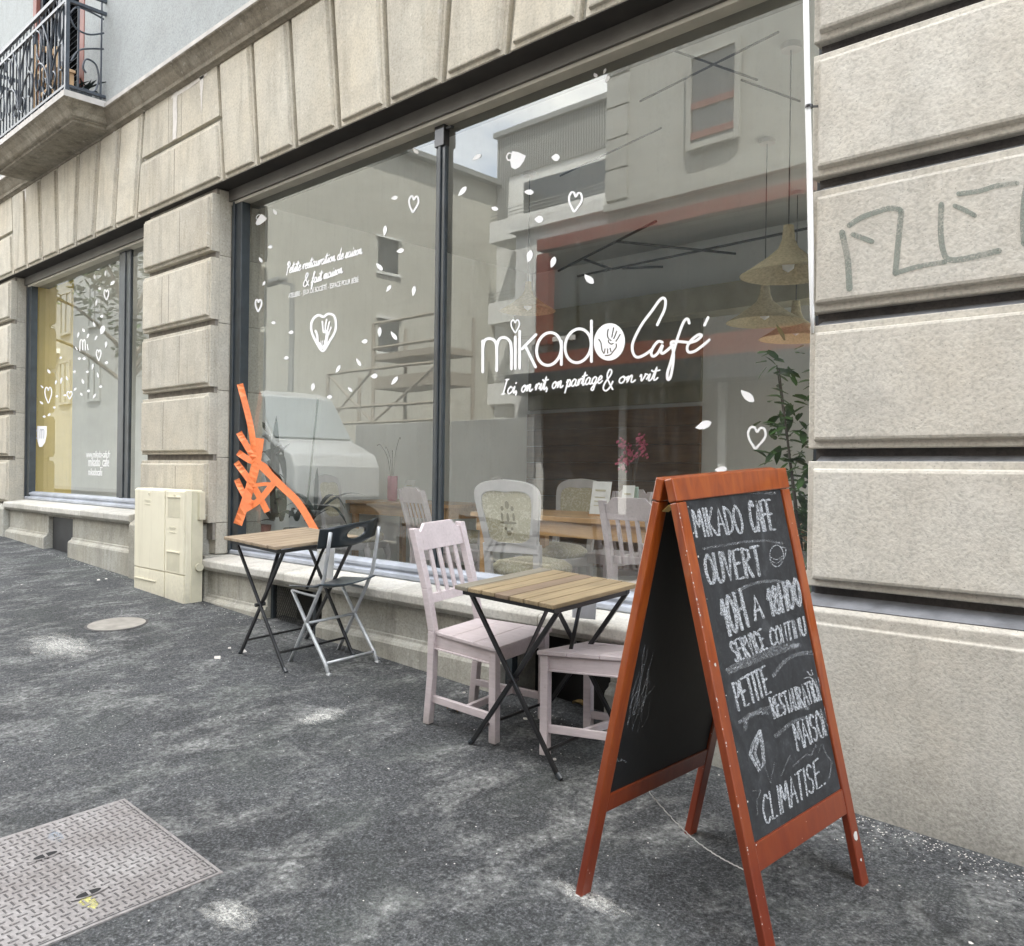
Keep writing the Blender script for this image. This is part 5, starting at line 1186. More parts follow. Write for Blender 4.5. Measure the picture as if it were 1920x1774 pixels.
def baroque():
    o = empty('upholstered_chair', 'x', 'chair', group='upholstered chairs inside the cafe')
    # faces +y; back at y<0
    def ly(z): return -.20 - .10 * max(0, z - .45) / .5
    wh = lambda z: .165 + .055 * max(0, min(1, (z - .45) / .42))
    fo = [(.0, .98), (.10, .972), (.17, .955), (.215, .92), (.222, .86), (.205, .75), (.185, .62), (.172, .50), (.168, .40)]
    fi = [(.0, .905), (.08, .912), (.145, .90), (.17, .875), (.172, .82), (.158, .74), (.142, .66), (.125, .615), (.0, .605)]
    out = fo + [(.168, .40)][:0]; 
    def ring(pts, y0): return [Vector((x, ly(z) + y0, z)) for x, z in pts] + [Vector((-x, ly(z) + y0, z)) for x, z in reversed(pts[1:-1] if pts[-1][0] == 0 else pts[1:])]
    m = MB()
    O = crom([(x, z) for x, z in fo], 3); I = crom([(x, z) for x, z in fi], 3)
    N = 24
    def res(pts, n):
        L = [0]
        for p, q in zip(pts[:-1], pts[1:]): L.append(L[-1] + math.dist(p, q))
        r = []
        for i in range(n + 1):
            d = L[-1] * i / n; k_ = max(j for j in range(len(L)) if L[j] <= d + 1e-9); k_ = min(k_, len(pts) - 2); t = (d - L[k_]) / (L[k_ + 1] - L[k_] + 1e-9)
            r.append((pts[k_][0] + (pts[k_ + 1][0] - pts[k_][0]) * t, pts[k_][1] + (pts[k_ + 1][1] - pts[k_][1]) * t))
        return r
    O2 = res([p for p in O if p[1] > .56] , N); I2 = res(I, N)
    for s in (1, -1):
        vs = []
        for (ox, oz), (ix, iz) in zip(O2, I2):
            vs += [(s * ox, ly(oz) - .016, oz), (s * ix, ly(iz) - .020, iz), (s * ix, ly(iz) + .016, iz), (s * ox, ly(oz) + .016, oz)]
        m.add(vs, [(4 * i + k_, 4 * i + (k_ + 1) % 4, 4 * i + 4 + (k_ + 1) % 4, 4 * i + 4 + k_) for i in range(N) for k_ in range(4)])
        m.bar((s * .175, ly(.57), .60), (s * .168, -.20, .38), .045, .034, (0, 1, 0)).bar((s * .168, -.20, .40), (s * .172, -.235, 0), .04, .036, (0, 1, 0))
    m.box(-.185, .185, ly(.57) - .016, ly(.57) + .016, .545, .61)
    part(m, 'back_frame', M['greyframe'], o, bevel=.004)
    pd = MB(); pts = I2 + [(-x, z) for x, z in reversed(I2)]
    pd.hexa([(x, ly(z) - .010, z) for x, z in pts], [(x, ly(z) + .012, z) for x, z in pts]); pb = part(pd, 'back_pad', M['brocade'], o)
    mo = Deck(lambda x, z: Vector((x, ly(z) - .0105, z)), (0, -1, 0), .00002)
    for c_, w, h in (((0, .83), .03, .05), ((-.035, .81), .022, .03), ((.035, .81), .022, .03), ((0, .755), .02, .06), ((-.04, .76), .018, .05), ((.04, .76), .018, .05), ((0, .725), .12, .018), ((-.022, .69), .018, .02), ((.022, .69), .018, .02), ((0, .665), .035, .03)): mo.disc(c_, w / 2, h / 2, 10)
    sub(mo.mb, 'brocade_motif', M['brocdark'], pb)
    sm = MB(); vs = []
    prof = [(.0, .40), (.9, .40), (1.0, .425), (.98, .455), (.8, .485), (.45, .50), (0, .505)]
    for r, z in prof:
        for i in range(28):
            t = 2 * math.pi * i / 28; cc, ss = math.cos(t), math.sin(t); q = (abs(cc) ** 4 + abs(ss) ** 4) ** -.25
            vs.append((.225 * r * cc * q, .01 + .205 * r * ss * q, z))
    sm.add(vs, [(i * 28 + k_, i * 28 + (k_ + 1) % 28, (i + 1) * 28 + (k_ + 1) % 28, (i + 1) * 28 + k_) for i in range(6) for k_ in range(28)]); part(sm, 'seat_cushion', M['brocade'], o, smooth=True)
    part(MB().box(-.22, .22, -.195, .215, .335, .402), 'seat_rail', M['greyframe'], o, bevel=.01)
    for s in (-1, 1): part(MB().tube(crom([(s * .19, .19, .36), (s * .215, .215, .26), (s * .195, .20, .10), (s * .20, .215, 0)], 4), [.032] * 4 + [.026] * 4 + [.018] * 4 + [.02], 8), 'front_leg', M['greyframe'], o, smooth=True)
    return o
bq = baroque()
p = at(975, 1000, 3.86); bq.location = (p.x, 3.96, FZ); bq.rotation_euler = (0, 0, math.radians(12)); bq['label'] = 'upholstered chair with a brocade back standing close behind the glass, its back to the street'
def bq_at(px, Y, rz, label):
    c_ = copy_tree(bq); q = at(px, 1000, Y); c_.location = (q.x, Y, FZ); c_.rotation_euler = (0, 0, math.radians(rz)); c_['label'] = label; return c_
bq_at(1040, 4.95, 180, 'upholstered chair across the long oak table, mostly hidden by the brocade chair at the glass')
bq_at(668, 4.62, -62, 'upholstered chair seen sideways at the side-wall table, beside the long-leaved plant')
bq_at(868, 5.3, 120, 'upholstered chair deep in the room behind the window mullion')
def pk_at(px, Y, rz, label): q = at(px, 1000, Y); return chair_at(q.x, Y, rz, label, FZ)
pk_at(838, 4.45, 80, 'pale slat-back chair inside, split by the window mullion')
pk_at(1140, 5.25, -88, 'pale slat-back chair inside, behind the menus on the long table')
pk_at(1236, 3.92, 96, 'pale slat-back chair inside, half covered by the top of the chalkboard sign')

def vase(px, Y, z, r, h, mat, label, stems, stemm, head=None):
    q = at(px, 900, Y); o = empty('vase', label, 'vase', (q.x, Y, z))
    part(MB().lathe([(r * .8, 0), (r, .02), (r, h * .96), (r * .94, h), (r * .85, h), (r * .85, .03), (0, .03)], (q.x, Y, z), 18), 'vase_body', mat, o, smooth=True)
    for dx, dy, hh in stems:
        pts = crom([(q.x, Y, z + .05), (q.x + dx * .35, Y + dy * .3, z + h + hh * .5), (q.x + dx, Y + dy, z + h + hh), (q.x + dx * 1.25, Y + dy, z + h + hh * .97)], 4)
        part(MB().tube(pts, .0025, 5), 'stem', stemm, o)
        if head:
            fm = MB()
            for _ in range(26):
                t = R.uniform(.45, 1); k_ = min(len(pts) - 1, int(t * len(pts))); c_ = Vector(pts[k_]) + Vector((R.gauss(0, .014), R.gauss(0, .014), R.gauss(0, .018))); s = R.uniform(.006, .013)
                fm.add([c_ + Vector((s, 0, 0)), c_ + Vector((0, s, s)), c_ + Vector((-s, 0, s * .4)), c_ + Vector((0, -s, -s))], [(0, 1, 2), (0, 2, 3)])
            part(fm, 'blossom', head, o)
    return o
vase(736, 5.25, 1.156, .05, .235, M['pinkvase'], 'pink cylindrical vase with bare twigs on the side-wall table', [(-.22, .02, .30), (-.06, -.03, .27), (.07, .02, .36), (-.03, .02, .24)], M['twig'])
vase(1186, 4.55, 1.171, .04, .19, M['mint'], 'mint coloured vase with red blossom sprays on the long oak table', [(-.10, .02, .16), (-.03, 0, .22), (.04, .02, .30), (.07, .0, .24), (-.06, -.03, .28)], M['twig'], M['redflower'])
def menu(px, Y, z, w, h, rz, label):
    q = at(px, 930, Y); o = empty('menu_card', label, 'menu', (q.x, Y, z), (0, 0, math.radians(rz)), group='menu cards standing on the tables')
    part(MB().hexa([(q.x + a, Y + b, z + c_) for a, b, c_ in ((-w, .0, 0), (w, .0, 0), (w, .003, 0), (-w, .003, 0))], [(q.x + a, Y + b, z + c_) for a, b, c_ in ((-w, .04, h), (w, .04, h), (w, .043, h), (-w, .043, h))]), 'card', M['paper'], o)
    lm = MB()
    for i, (f, k_) in enumerate(((.3, .05), (.5, .03), (.62, .03), (.75, .03))):
        zz = z + h * (1 - f * .95); yb = Y + .04 * (zz - z) / h - .002; lm.box(q.x - w * .6, q.x + w * .5, yb, yb + .001, zz, zz + h * k_)
    part(lm, 'print', M['creamd'], o)
    part(MB().box(q.x - w * .9, q.x + w * .9, Y - .02, Y + .05, z, z + .012), 'wood_stand', M['oak'], o)
for o in (menu(763, 5.2, 1.156, .07, .20, 0, 'white menu card in a wooden stand beside the pink vase'), menu(1122, 4.4, 1.171, .075, .22, 0, 'white menu card standing on the long oak table before a pale chair'), menu(1172, 4.35, 1.171, .045, .2, 0, 'narrow menu card beside the mint vase')): pass

# pendant lamps of woven straw
def pendant(px, py, Y, s, label):
    q = at(px, py, Y); o = empty('pendant_lamp', label, 'lamp', (q.x, Y, q.z), group='woven straw pendant lamps')
    part(MB().tube([(q.x, Y, CZ_), (q.x, Y, q.z + .2 * s)], .004, 6), 'cord', M['rod'], o)
    part(MB().lathe([(0, 0), (.055, 0), (.055, -.03), (0, -.03)], (q.x, Y, CZ_), 18), 'canopy', M['greyframe'], o, smooth=False)
    pr = [(.035, .23), (.04, .18), (.045, .13), (.07, .07), (.14, .01), (.24, -.06), (.33, -.115)]
    part(MB().lathe([(r * s, z * s) for r, z in pr] + [((r - .006) * s, z * s) for r, z in reversed(pr)], (q.x, Y, q.z), 32), 'lamp_shade', M['wicker'], o, smooth=True)
    part(MB().lathe([(0, -.06), (.03, -.04), (.035, 0), (.02, .05), (0, .06)], (q.x, Y, q.z - .02 * s), 12), 'bulb', M['white'], o, smooth=True)
pendant(1478, 485, 4.45, .78, 'woven straw pendant lamp hanging lowest beside the stone pier')
pendant(1434, 580, 5.6, .80, 'woven straw pendant lamp behind the one beside the pier')
pendant(1492, 612, 6.8, .9, 'woven straw pendant lamp at the back of the room')
pendant(990, 565, 5.0, .66, 'woven straw pendant lamp above the brocade chair')
# crossed sticks hung under the ceiling
zc_ = CZ_ - .22
for i, (pa, pb) in enumerate((((1047, 508), (1230, 415)), ((1157, 453), (1460, 506)), ((1083, 518), (1530, 425)), ((1167, 503), (1420, 556)), ((1095, 486), (1147, 505)), ((1050, 330), (1240, 240)), ((1250, 90), (1420, 150)), ((1200, 190), (1460, 60)), ((1390, 150), (1500, 190)))):
    a_, b_ = onZ(*pa, zc_), onZ(*pb, zc_)
    if a_.y > 7.5 or b_.y > 7.5 or a_.y < 3.5 or b_.y < 3.5:
        for q in (a_, b_): q.y = max(3.6, min(7.5, q.y))
    o = MB().tube([a_, b_], .012 if i < 5 else .006, 6).build('ceiling_stick', M['rod']); tag(o, ['dark ceiling stick sloping up from the opposite window corner above the painted slogan', 'dark ceiling stick pointing at the neck of the brightest straw lamp', 'longest dark ceiling stick, crossing under two others towards the brightest straw lamp', 'dark ceiling stick ending short beside the second straw lamp', 'shortest dark ceiling stick, joining two long ones', 'thin stick high under the ceiling over the white balcony band', 'thin stick crossing the reflected house window downwards', 'thin stick crossing the reflected house window upwards', 'thin stick beside the highest lamp canopy'][i], 'stick', 'crossed sticks under the ceiling')

# plants
def blade(m, base, tip, w, droop, seg=8):
    base, tip = Vector(base), Vector(tip); d = tip - base; sd = d.cross(Vector((0, 0, 1)))
    if sd.length < 1e-4: sd = Vector((1, 0, 0))
    sd.normalize(); vs = []
    sd = (sd + Vector((0, 0, .25))).normalized()
    for i in range(seg + 1):
        t = i / seg; c_ = base + d * t + Vector((0, 0, droop * 4 * t * (1 - t))); ww = w * (math.sin(math.pi * min(.999, t * .9 + .1)) ** .7)
        vs += [c_ + sd * ww, c_ + Vector((0, 0, -ww * .35)), c_ - sd * ww]
    m.add(vs, [(3 * i + k_, 3 * i + k_ + 1, 3 * i + k_ + 4, 3 * i + k_ + 3) for i in range(seg) for k_ in range(2)])
YP = 3.78
cpnt = at(548, 985, YP)
dp = empty('potted_plant', 'dark long-leaved potted plant with a tall cane behind the orange tape', 'plant', (cpnt.x, YP, FZ))
part(MB().lathe([(0, .55), (.12, .55), (.155, .86), (.15, .87), (.14, .86), (0, .84)], (at(570, 960, YP).x, YP, FZ - .30), 20), 'pot', M['potdark'], dp, smooth=True)
part(MB().lathe([(0, 0), (.16, 0), (.16, .24), (0, .24)], (at(570, 960, YP).x, YP, FZ), 16), 'plant_stand', M['greyframe'], dp)
part(MB().lathe([(0, .0), (.07, .0), (.09, .14), (0, .13)], (at(488, 1000, YP).x, YP, at(488, 1000, YP).z - .07), 14), 'small_pot', M['pot'], dp, smooth=True)
lf = MB()
K = lambda *p: [at(460 + x / 6.335, 740 + y / 6.335, YP + dz) for x, y, dz in p]
for bx_, by_, tx_, ty_, w, dr, dz in ((330, 1480, 370, 250, .045, .01, 0), (290, 480, 130, 290, .022, .02, 0), (300, 560, 130, 540, .03, .05, .02), (350, 720, 530, 580, .014, 0, 0), (380, 720, 480, 1080, .035, .10, 0), (340, 800, 190, 700, .04, .06, .03), (360, 1000, 300, 480, .05, 0, -.03), (300, 1480, 240, 1400, .02, .02, 0), (340, 1500, 0, 1640, .02, .05, 0),
                                           (380, 1450, 360, 1100, .04, 0, .02), (430, 1500, 460, 1130, .035, 0, .04), (350, 1300, 470, 1250, .02, .03, 0), (830, 1430, 855, 860, .022, 0, 0), (830, 1430, 545, 1190, .022, .06, 0), (820, 1460, 480, 1330, .018, .07, 0), (800, 1480, 1440, 1205, .014, .09, 0), (850, 1420, 1190, 1365, .02, .13, 0), (800, 1480, 1215, 1560, .026, .13, 0), (600, 1500, 545, 1340, .012, 0, 0), (700, 1500, 1000, 1350, .012, .0, .05),
                                           (560, 1440, 300, 1500, .03, .06, 0), (620, 1450, 740, 1420, .03, .05, 0), (520, 1460, 640, 1420, .03, .06, .05), (610, 1500, 630, 1370, .025, 0, 0)):
    a_, b_ = K((bx_, by_, dz), (tx_, ty_, dz * 2)); blade(lf, a_, b_, w, dr)
for bx_, tx_ in ((340, 300), (360, 420)): 
    for _ in range(5):
        a_, b_ = K((bx_ + R.uniform(-20, 20), R.uniform(600, 1200), R.uniform(-.05, .08)), (bx_ + R.uniform(-130, 150), R.uniform(700, 1400), R.uniform(-.1, .15))); blade(lf, a_, b_, R.uniform(.02, .04), .05)
part(lf, 'foliage', M['leafdark'], dp, smooth=True)
a_, b_, c_ = K((345, 700, 0), (400, 1450, 0), (360, 1100, 0)); part(MB().tube([b_, c_, a_], .009, 6), 'stem', M['bamboo'], dp)
a_, b_ = K((862, 50, 0), (725, 1400, 0)); part(MB().tube([a_, b_], .008, 6), 'cane', M['bamboo'], dp)
def ficus(x, y, z0, h, rad, n, mat, label, s=.045):
    o = empty('leafy_plant', label, 'plant', (x, y, z0)); tr_ = MB(); lv_ = MB(); rr_ = random.Random(5)
    for k_ in range(7):
        a = rr_.uniform(0, 6.28); pts = crom([(x, y, z0 + .3), (x + rad * .3 * math.cos(a), y + rad * .3 * math.sin(a), z0 + h * .5), (x + rad * rr_.uniform(.4, .9) * math.cos(a), y + rad * .7 * math.sin(a), z0 + h * rr_.uniform(.75, 1))], 4)
        tr_.tube(pts, [.012 - .0011 * i for i in range(len(pts))], 5)
        for _ in range(n // 7):
            t = rr_.uniform(.25, 1); q = Vector(pts[min(len(pts) - 1, int(t * len(pts)))]) + Vector((rr_.gauss(0, rad * .22), rr_.gauss(0, rad * .22), rr_.gauss(0, .07)))
            d = Vector((rr_.gauss(0, 1), rr_.gauss(0, 1), rr_.gauss(-.35, .5))).normalized() * rr_.uniform(.7, 1.3) * s * 1.9; blade(lv_, q, q + d, s * .42, .006, 3)
    part(tr_, 'stem', M['bark'], o); part(lv_, 'foliage', mat, o, smooth=True)
    part(MB().lathe([(0, 0), (.14, 0), (.18, .32), (.16, .32), (0, .29)], (x, y, z0), 20), 'pot', M['potdark'], o, smooth=True)
q = at(1492, 800, 4.05); ficus(q.x + .10, 4.02, FZ, 1.62, .22, 420, M['leafgreen'], 'bright green leafy plant inside beside the stone pier')

# chair on the balcony
bc = empty('balcony_chair', 'pale wooden chair standing on the iron balcony', 'chair', (-8.75, 2.95, 4.65))
for x in (-9.02, -8.62):
    for y in (2.80, 2.98): part(MB().box(x, x + .035, y, y + .035, 4.655, 5.08 + (.38 if x < -9 else 0)), 'leg', M['pine'], bc)
for z in (4.85, 5.05, 5.38): part(MB().box(-9.02, -8.985, 2.82, 3.0, z, z + .045), 'back_slat', M['pine'], bc)
part(MB().box(-9.03, -8.56, 2.79, 3.02, 5.08, 5.105), 'seat', M['pine'], bc); part(MB().box(-9.0, -8.6, 2.845, 2.86, 4.92, 4.95), 'rail', M['pine'], bc)
ft = empty('flower_trough', 'dark trough with withered plants at the balcony corner', 'trough', (-8.15, 2.95, 4.655)); part(MB().box(-8.3, -8.05, 2.80, 2.98, 4.656, 4.74), 'trough_box', M['iron'], ft)
tm = MB(); 
for _ in range(40): blade(tm, (-8.17 + R.gauss(0, .06), 2.93 + R.gauss(0, .05), 4.74), (-8.17 + R.gauss(0, .12), 2.93 + R.gauss(0, .12), 4.78 + R.uniform(0, .07)), .012, .02, 3)
part(tm, 'foliage', M['leafdark'], ft)

# ================================================================== ACROSS THE STREET (seen in the panes)
def mir(px, py, V):
    p = onY(px, py, V); p.y = 2 * YW - V; return p
def wins(m_g, m_f, x0, x1, z0, z1, y, fr=.08, mun=True):
    m_g.box(x0, x1, y + .0, y + .02, z0, z1)
    m_f.box(x0 - .1, x0, y, y + .06, z0 - .1, z1 + .1).box(x1, x1 + .1, y, y + .06, z0 - .1, z1 + .1).box(x0, x1, y, y + .06, z1, z1 + .1).box(x0, x1, y, y + .09, z0 - .1, z0)
    if mun: m_f.box((x0 + x1) / 2 - .03, (x0 + x1) / 2 + .03, y + .02, y + .05, z0, z1)
# tall rendered house whose blank side wall faces the gap
yS = 2 * YW - 14; XG = -25.0
gh = empty('gable_house', 'tall pale rendered house with a blank side wall and a white balcony', 'house', (-38, yS - 5, 0))
zE = onX(818, 293, XG + .35).z; zW = onX(818, 311, XG).z
part(MB().box(-62, XG, 2 * YW - 25, yS, -1, zW), 'wall', M['opp_wall'], gh)
part(MB().box(-62, XG - 7, yS, yS + .05, -.5, zW - .2), 'street_front', M['greyfront'], gh)
part(MB().box(-62.5, XG + .35, 2 * YW - 25.0, yS + .5, zW, zE), 'eaves', M['slat'], gh); part(MB().hexa([(-62.5, 2 * YW - 25, zE), (XG, 2 * YW - 25, zE), (XG, yS + .4, zE), (-62.5, yS + .4, zE)], [(-60, 2 * YW - 21, zE + .4), (XG - 6, 2 * YW - 21, zE + .4), (XG - 6, yS - 3, zE + .4), (-60, yS - 3, zE + .4)]), 'roof', M['roof'], gh)
g_, f_2 = MB(), MB()
for i in range(9):
    for z in (4.2, 7.2, 10.2): wins(g_, f_2, -60 + i * 3.2, -58.9 + i * 3.2, z, z + 1.7, yS + .06)
part(f_2, 'window_frame', M['slat'], gh); part(g_, 'window_pane', M['opp_glass'], gh)
for px, py, V in ((728, 475, 19.6), (728, 625, 19.6)):
    q = mir(px, py, V); q = Vector((XG, q.y, q.z)); d_ = onX(px, py, XG); yy = 2 * YW - d_.y
    part(MB().box(XG, XG + .03, yy - .45, yy + .45, d_.z - .7, d_.z + .5), 'side_window', M['opp_glass'], gh); part(MB().box(XG + .031, XG + .07, yy - .55, yy + .55, d_.z + .5, d_.z + .6).box(XG + .031, XG + .07, yy - .55, yy + .55, d_.z - .8, d_.z - .7), 'side_window_sill', M['opp_white'], gh)
part(MB().box(-46, -41, yS, yS + 1.2, 6.4, 6.6).box(-46, -41, yS + 1.1, yS + 1.2, 6.6, 7.5), 'balcony', M['opp_white'], gh)
# modern flats set back
yM = 2 * YW - 25; ZM = mir(1000, 229, 25).z - .2
mf = empty('modern_flats', 'grey clad modern flats with white balcony bands set back in the gap', 'building', (-17, yM - 4, 0))
part(MB().box(XG, -9, yM - 9, yM, -1, ZM), 'wall', M['opp_white'], mf)
sl = MB()
for i in range(int((-9 - XG) / .12)): sl.box(XG + .1 + i * .12, XG + .17 + i * .12, yM, yM + .08, 10.6 if i < int((mir(955, 300, 25).x - XG) / .12) else 13.2, ZM - .02)
part(sl, 'slat_cladding', M['slat'], mf); part(MB().box(XG, -9, yM - 9.2, yM + .25, ZM, ZM + .2), 'roof_edge', M['slat'], mf)
lg = MB(); lw2 = MB(); lr = MB()
for z in (1.0, 4.1, 7.2, 10.3):
    lg.box(-23.5, -9.2, yM + .001, yM + .02, z + .95, z + 2.5); lw2.box(-24, -9, yM + .1, yM + 1.4, z - .1, z + .12).box(-24, -9, yM + 1.3, yM + 1.4, z + .12, z + .7)
    for k_ in range(3): lr.box(-24, -9, yM + 1.33, yM + 1.36, z + .8 + .13 * k_, z + .83 + .13 * k_)
part(lg, 'glazing', M['opp_glass'], mf); part(lw2, 'balcony', M['opp_white'], mf); part(lr, 'balcony_rail', M['slat'], mf)
# stone house opposite
oh = empty('opposite_house', 'grey stone house opposite with quoins and a red framed opening', 'house', (0, yS - 5, 0))
q0 = mir(1140, 400, 14); q1 = mir(1178, 400, 14)
part(MB().box(q0.x, 16, yS - 11, yS, -1, 15.5), 'wall', M['opp_stone'], oh)
part(MB().box(-13.4, q0.x, yS - 10, yS - .02, -1, 6.72).box(-13.5, q0.x, yS - 10, yS + .12, 6.72, 6.95), 'side_wing', M['opp_white'], oh)
qm = MB()
for i in range(24): qm.box(q0.x - .02, q1.x, yS, yS + .07, 6.9 + i * .62, 7.48 + i * .62)
part(qm, 'quoin', M['opp_stone'], oh); part(MB().box(q0.x, 16, yS, yS + .16, 6.66, 6.80), 'string_course', M['opp_stone'], oh)
part(MB().box(q0.x - .3, 16.3, yS - 11, yS + .5, 15.5, 15.9), 'eaves', M['slat'], oh)
g_, f_2, r_2 = MB(), MB(), MB()
wa, wb = mir(1300, 275, 14), mir(1385, 85, 14)
for k_ in range(4):
    dx = k_ * 3.4; 
    for dz in (0, 3.6): wins(g_, f_2, wa.x + dx, wb.x + dx, wa.z + dz, wb.z + dz, yS + .06, mun=False)
    r_2.box(wa.x + dx, wb.x + dx, yS + .09, yS + .12, wa.z + .08, wa.z + .2).box(wa.x + dx, wb.x + dx, yS + .09, yS + .12, wa.z + .62, wa.z + .74)
part(f_2, 'window_frame', M['opp_stone'], oh); part(g_, 'window_pane', M['opp_glass'], oh); part(r_2, 'red_rail', M['redwood'], oh)
ra_ = mir(1022, 455, 14); rb_ = mir(1022, 650, 14)
part(MB().box(ra_.x, 12, yS + .02, yS + .25, ra_.z - .24, ra_.z).box(ra_.x, ra_.x + .32, yS + .02, yS + .25, rb_.z, ra_.z - .32).box(ra_.x, 12, yS + .02, yS + .28, 3.55, 3.95), 'red_frame', M['redwood'], oh)
part(MB().box(ra_.x + .32, 12, yS + .02, yS + .06, 3.95, ra_.z - .32), 'dark_glazing', M['opp_glass'], oh)
part(MB().box(-13, 12, yS + .02, yS + .7, 3.1, 3.5), 'awning_box', M['navy'], oh)
part(MB().box(-12.6, 12, yS + .02, yS + .05, .3, 3.1), 'shopfront_glass', M['opp_glass'], oh)
sf = MB()
for i in range(12): sf.box(-12.6 + i * 2.2, -12.45 + i * 2.2, yS + .051, yS + .12, .0, 3.1)
part(sf, 'shopfront_post', M['opp_white'], oh)
g_, f_2 = MB(), MB(); wins(g_, f_2, -12.7, -11.6, 4.3, 6.0, yS + .0); part(f_2, 'window_frame', M['opp_white'], oh); part(g_, 'window_pane', M['opp_glass'], oh)
# white van
vn = empty('delivery_van', 'white delivery van parked across the street', 'van', (-17, -2.8, -.1), group='vehicles across the street')
vx, vy = -13.95, -2.0; zg = gz(-16, -1.6) - .12
sd = [(-5.6, .35), (-5.65, 2.35), (-5.4, 2.55), (-2.1, 2.6), (-1.7, 2.48), (-.85, 1.55), (-.15, 1.30), (0, 1.05), (.02, .45), (-.1, .33)]
part(MB().hexa([(vx + a, vy, zg + b) for a, b in sd], [(vx + a, vy - 1.95, zg + b) for a, b in sd]), 'body', M['vanw'], vn, bevel=.06, seg=3)
part(MB().hexa([(vx + a, vy + .008, zg + b) for a, b in ((-1.95, 1.5), (-1.0, 1.5), (-1.75, 2.3), (-2.0, 2.3))], [(vx + a, vy + .004, zg + b) for a, b in ((-1.95, 1.5), (-1.0, 1.5), (-1.75, 2.3), (-2.0, 2.3))]), 'side_window', M['vang'], vn)
part(MB().hexa([(vx - 1.62, vy - .1, zg + 2.42), (vx - .88, vy - .1, zg + 1.6), (vx - .88, vy - 1.85, zg + 1.6), (vx - 1.62, vy - 1.85, zg + 2.42)], [(vx - 1.60, vy - .1, zg + 2.44), (vx - .86, vy - .1, zg + 1.62), (vx - .86, vy - 1.85, zg + 1.62), (vx - 1.60, vy - 1.85, zg + 2.44)]), 'windscreen', M['vang'], vn)
for a in (-.95, -4.5):
    for y in (vy + .02, vy - 1.97): part(MB().tube([(vx + a, y - .1, zg + .34), (vx + a, y + .1, zg + .34)], .34, 20), 'wheel', M['tyre'], vn)
part(MB().box(vx - 1.15, vx - .95, vy + .03, vy + .22, zg + 1.45, zg + 1.72), 'mirror', M['vanw'], vn, bevel=.03)
# pale site hoarding
hd = empty('site_hoarding', 'pale panelled site hoarding across the street', 'hoarding', (-12.9, -4.4, 0))
for i in range(5): part(MB().box(-15.4 + i * 1.03, -14.385 + i * 1.03, -4.45, -4.40, gz(-13, -1.6) - .1, 2.4), 'panel', M['hoard'], hd, bevel=.01)
# scaffold
sc2 = empty('scaffold', 'brown tube scaffold with plank decks beside the blank wall', 'scaffold', (-15, -6, 0))
ys = 2 * YW - 13; tb = MB()
xs_ = [mir(px, 700, 13).x for px in (615, 700, 825)]
for x in xs_:
    for dy in (0, -1): tb.tube([(x, ys + dy, .3), (x, ys + dy, 5.0 if x > xs_[0] + .1 else 3.9)], .05, 6)
part(tb, 'standard', M['scaff'], sc2); tb = MB()
for z in (2.6, 3.0, 3.9): tb.tube([(xs_[0], ys, z), (xs_[2], ys, z)], .04, 6)
for z in (4.4, 5.0): tb.tube([(xs_[1], ys, z), (xs_[2], ys, z)], .04, 6)
tb.tube([(xs_[0], ys, 2.6), (xs_[1], ys, 3.9)], .03, 6).tube([(xs_[0], ys, 3.9), (xs_[1], ys, 2.6)], .03, 6).tube([(xs_[1], ys, 2.6), (xs_[2], ys, 3.9)], .03, 6)
part(tb, 'ledger', M['scaff'], sc2); part(MB().box(xs_[1], xs_[2], ys - 1, ys, 4.1, 4.25).box(xs_[1], xs_[2], ys - 1, ys, 3.4, 3.7), 'plank_deck', M['scaff'], sc2)
# street lamp
q = mir(545, 760, 12); t_ = mir(545, 535, 12); h_ = mir(512, 530, 12)
sl_ = empty('street_lamp', 'grey street lamp with a short arm across the street', 'street lamp', (q.x, q.y, 0))
part(MB().tube([(q.x, q.y, 0), (q.x, q.y, t_.z)], [.09, .06], 8), 'post', M['slat'], sl_); part(MB().bar((q.x, q.y, t_.z), (h_.x, q.y, h_.z + .05), .08, .08), 'arm', M['slat'], sl_); part(MB().bar((h_.x + .5, q.y, h_.z + .02), (h_.x - .4, q.y, h_.z), .28, .12), 'lantern', M['slat'], sl_, bevel=.03)
# tree
def tree(x, y, h, rad, label, n=4500):
    o = empty('street_tree', label, 'tree', (x, y, 0)); rr_ = random.Random(3); tm_ = MB().tube([(x, y, -.3), (x + .05, y, h * .3), (x - .1, y + .1, h * .6), (x, y, h * .9)], [.2, .15, .1, .03], 8); lv_ = MB()
    cl = []
    for k_ in range(16):
        a = rr_.uniform(0, 6.28); e = rr_.uniform(.0, 1); r = rad * (.5 + .5 * rr_.random()); c_ = Vector((x + r * math.cos(a) * (1 - e * .5), y + r * math.sin(a) * (1 - e * .5), h * (.48 + .48 * e))); cl.append((c_, rad * rr_.uniform(.22, .42)))
        tm_.tube(crom([(x, y, h * (.35 + .4 * e)), ((x + c_.x) / 2, (y + c_.y) / 2, c_.z - .3), tuple(c_)], 3), [.07 - .009 * i for i in range(7)], 5)
    for _ in range(n):
        c_, r = rr_.choice(cl); d = Vector((rr_.gauss(0, 1), rr_.gauss(0, 1), rr_.gauss(0, .8))); q = c_ + d.normalized() * r * rr_.random() ** .4; dd = Vector((rr_.gauss(0, 1), rr_.gauss(0, 1), rr_.gauss(-.4, .5))).normalized() * rr_.uniform(.12, .24); blade(lv_, q, q + dd * 1.5, .085, .01, 2)
    part(tm_, 'trunk', M['bark'], o); part(lv_, 'crown', M['leaftree'], o)
tree(mir(240, 700, 10.7).x, -3.9, 10.5, 3.3, 'leafy green street tree before the tall rendered house')

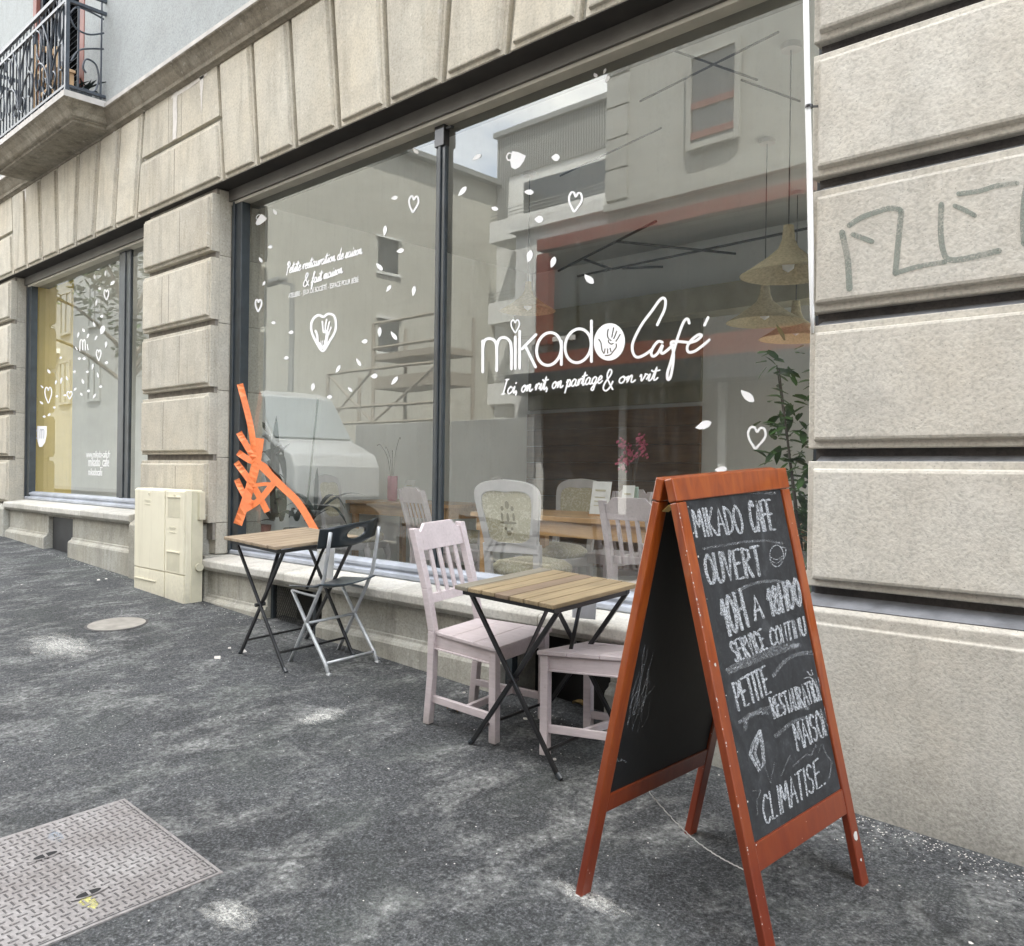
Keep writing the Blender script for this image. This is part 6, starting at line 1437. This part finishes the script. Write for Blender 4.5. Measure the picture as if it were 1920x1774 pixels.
# ================================================================== LIGHT
SUN_EL, SUN_AZ = math.radians(60), math.radians(46)           # sun stands behind the cafe, high over its roof
sd_ = bpy.data.lights.new('sun', 'SUN'); sd_.energy = 3.6; sd_.angle = math.radians(.6); sd_.color = (1, .95, .88)
so = bpy.data.objects.new('sun', sd_); COL.objects.link(so)
to_sun = Vector((math.sin(SUN_AZ) * math.cos(SUN_EL), math.cos(SUN_AZ) * math.cos(SUN_EL), math.sin(SUN_EL)))
so.rotation_euler = to_sun.to_track_quat('Z', 'Y').to_euler(); so.location = (0, 0, 30)
w = bpy.data.worlds.new('World'); scene.world = w; w.use_nodes = True; nt = w.node_tree; nt.nodes.clear()
ow = nt.nodes.new('ShaderNodeOutputWorld'); bg = nt.nodes.new('ShaderNodeBackground'); sk = nt.nodes.new('ShaderNodeTexSky'); sk.sky_type = 'NISHITA'; sk.sun_disc = False
sk.sun_elevation = SUN_EL; sk.sun_rotation = SUN_AZ; sk.air_density = 1.0; sk.dust_density = 2.0; sk.ozone_density = 1.0
tc = nt.nodes.new('ShaderNodeTexCoord'); mp = nt.nodes.new('ShaderNodeMapping'); mp.inputs['Scale'].default_value = (1.2, 1.2, 2.6); mp.inputs['Location'].default_value = (2.3, .7, .4); nz = nt.nodes.new('ShaderNodeTexNoise'); nz.inputs['Scale'].default_value = 1.7; nz.inputs['Detail'].default_value = 7; nz.inputs['Roughness'].default_value = .58
cr = nt.nodes.new('ShaderNodeValToRGB'); cr.color_ramp.elements[0].position = .40; cr.color_ramp.elements[0].color = (.16, .16, .16, 1); cr.color_ramp.elements[1].position = .61; cr.color_ramp.elements[1].color = (.88, .88, .88, 1)
mx = nt.nodes.new('ShaderNodeMix'); mx.data_type = 'RGBA'; mx.inputs[7].default_value = (9.6, 9.25, 8.6, 1)
nt.links.new(tc.outputs['Generated'], mp.inputs[0]); nt.links.new(mp.outputs[0], nz.inputs['Vector']); nt.links.new(nz.outputs['Fac'], cr.inputs[0]); nt.links.new(cr.outputs[0], mx.inputs['Factor']); nt.links.new(sk.outputs[0], mx.inputs[6]); nt.links.new(mx.outputs[2], bg.inputs[0]); nt.links.new(bg.outputs[0], ow.inputs[0])
bg.inputs['Strength'].default_value = .15
scene.view_settings.view_transform = 'Standard'; scene.view_settings.look = 'None'; scene.view_settings.gamma = 1; scene.view_settings.exposure = 2.74
cy_ = scene.cycles
cy_.use_denoising = True; cy_.max_bounces = 10; cy_.diffuse_bounces = 5; cy_.glossy_bounces = 4; cy_.transparent_max_bounces = 16; cy_.caustics_reflective = False; cy_.caustics_refractive = False; cy_.sample_clamp_indirect = 6
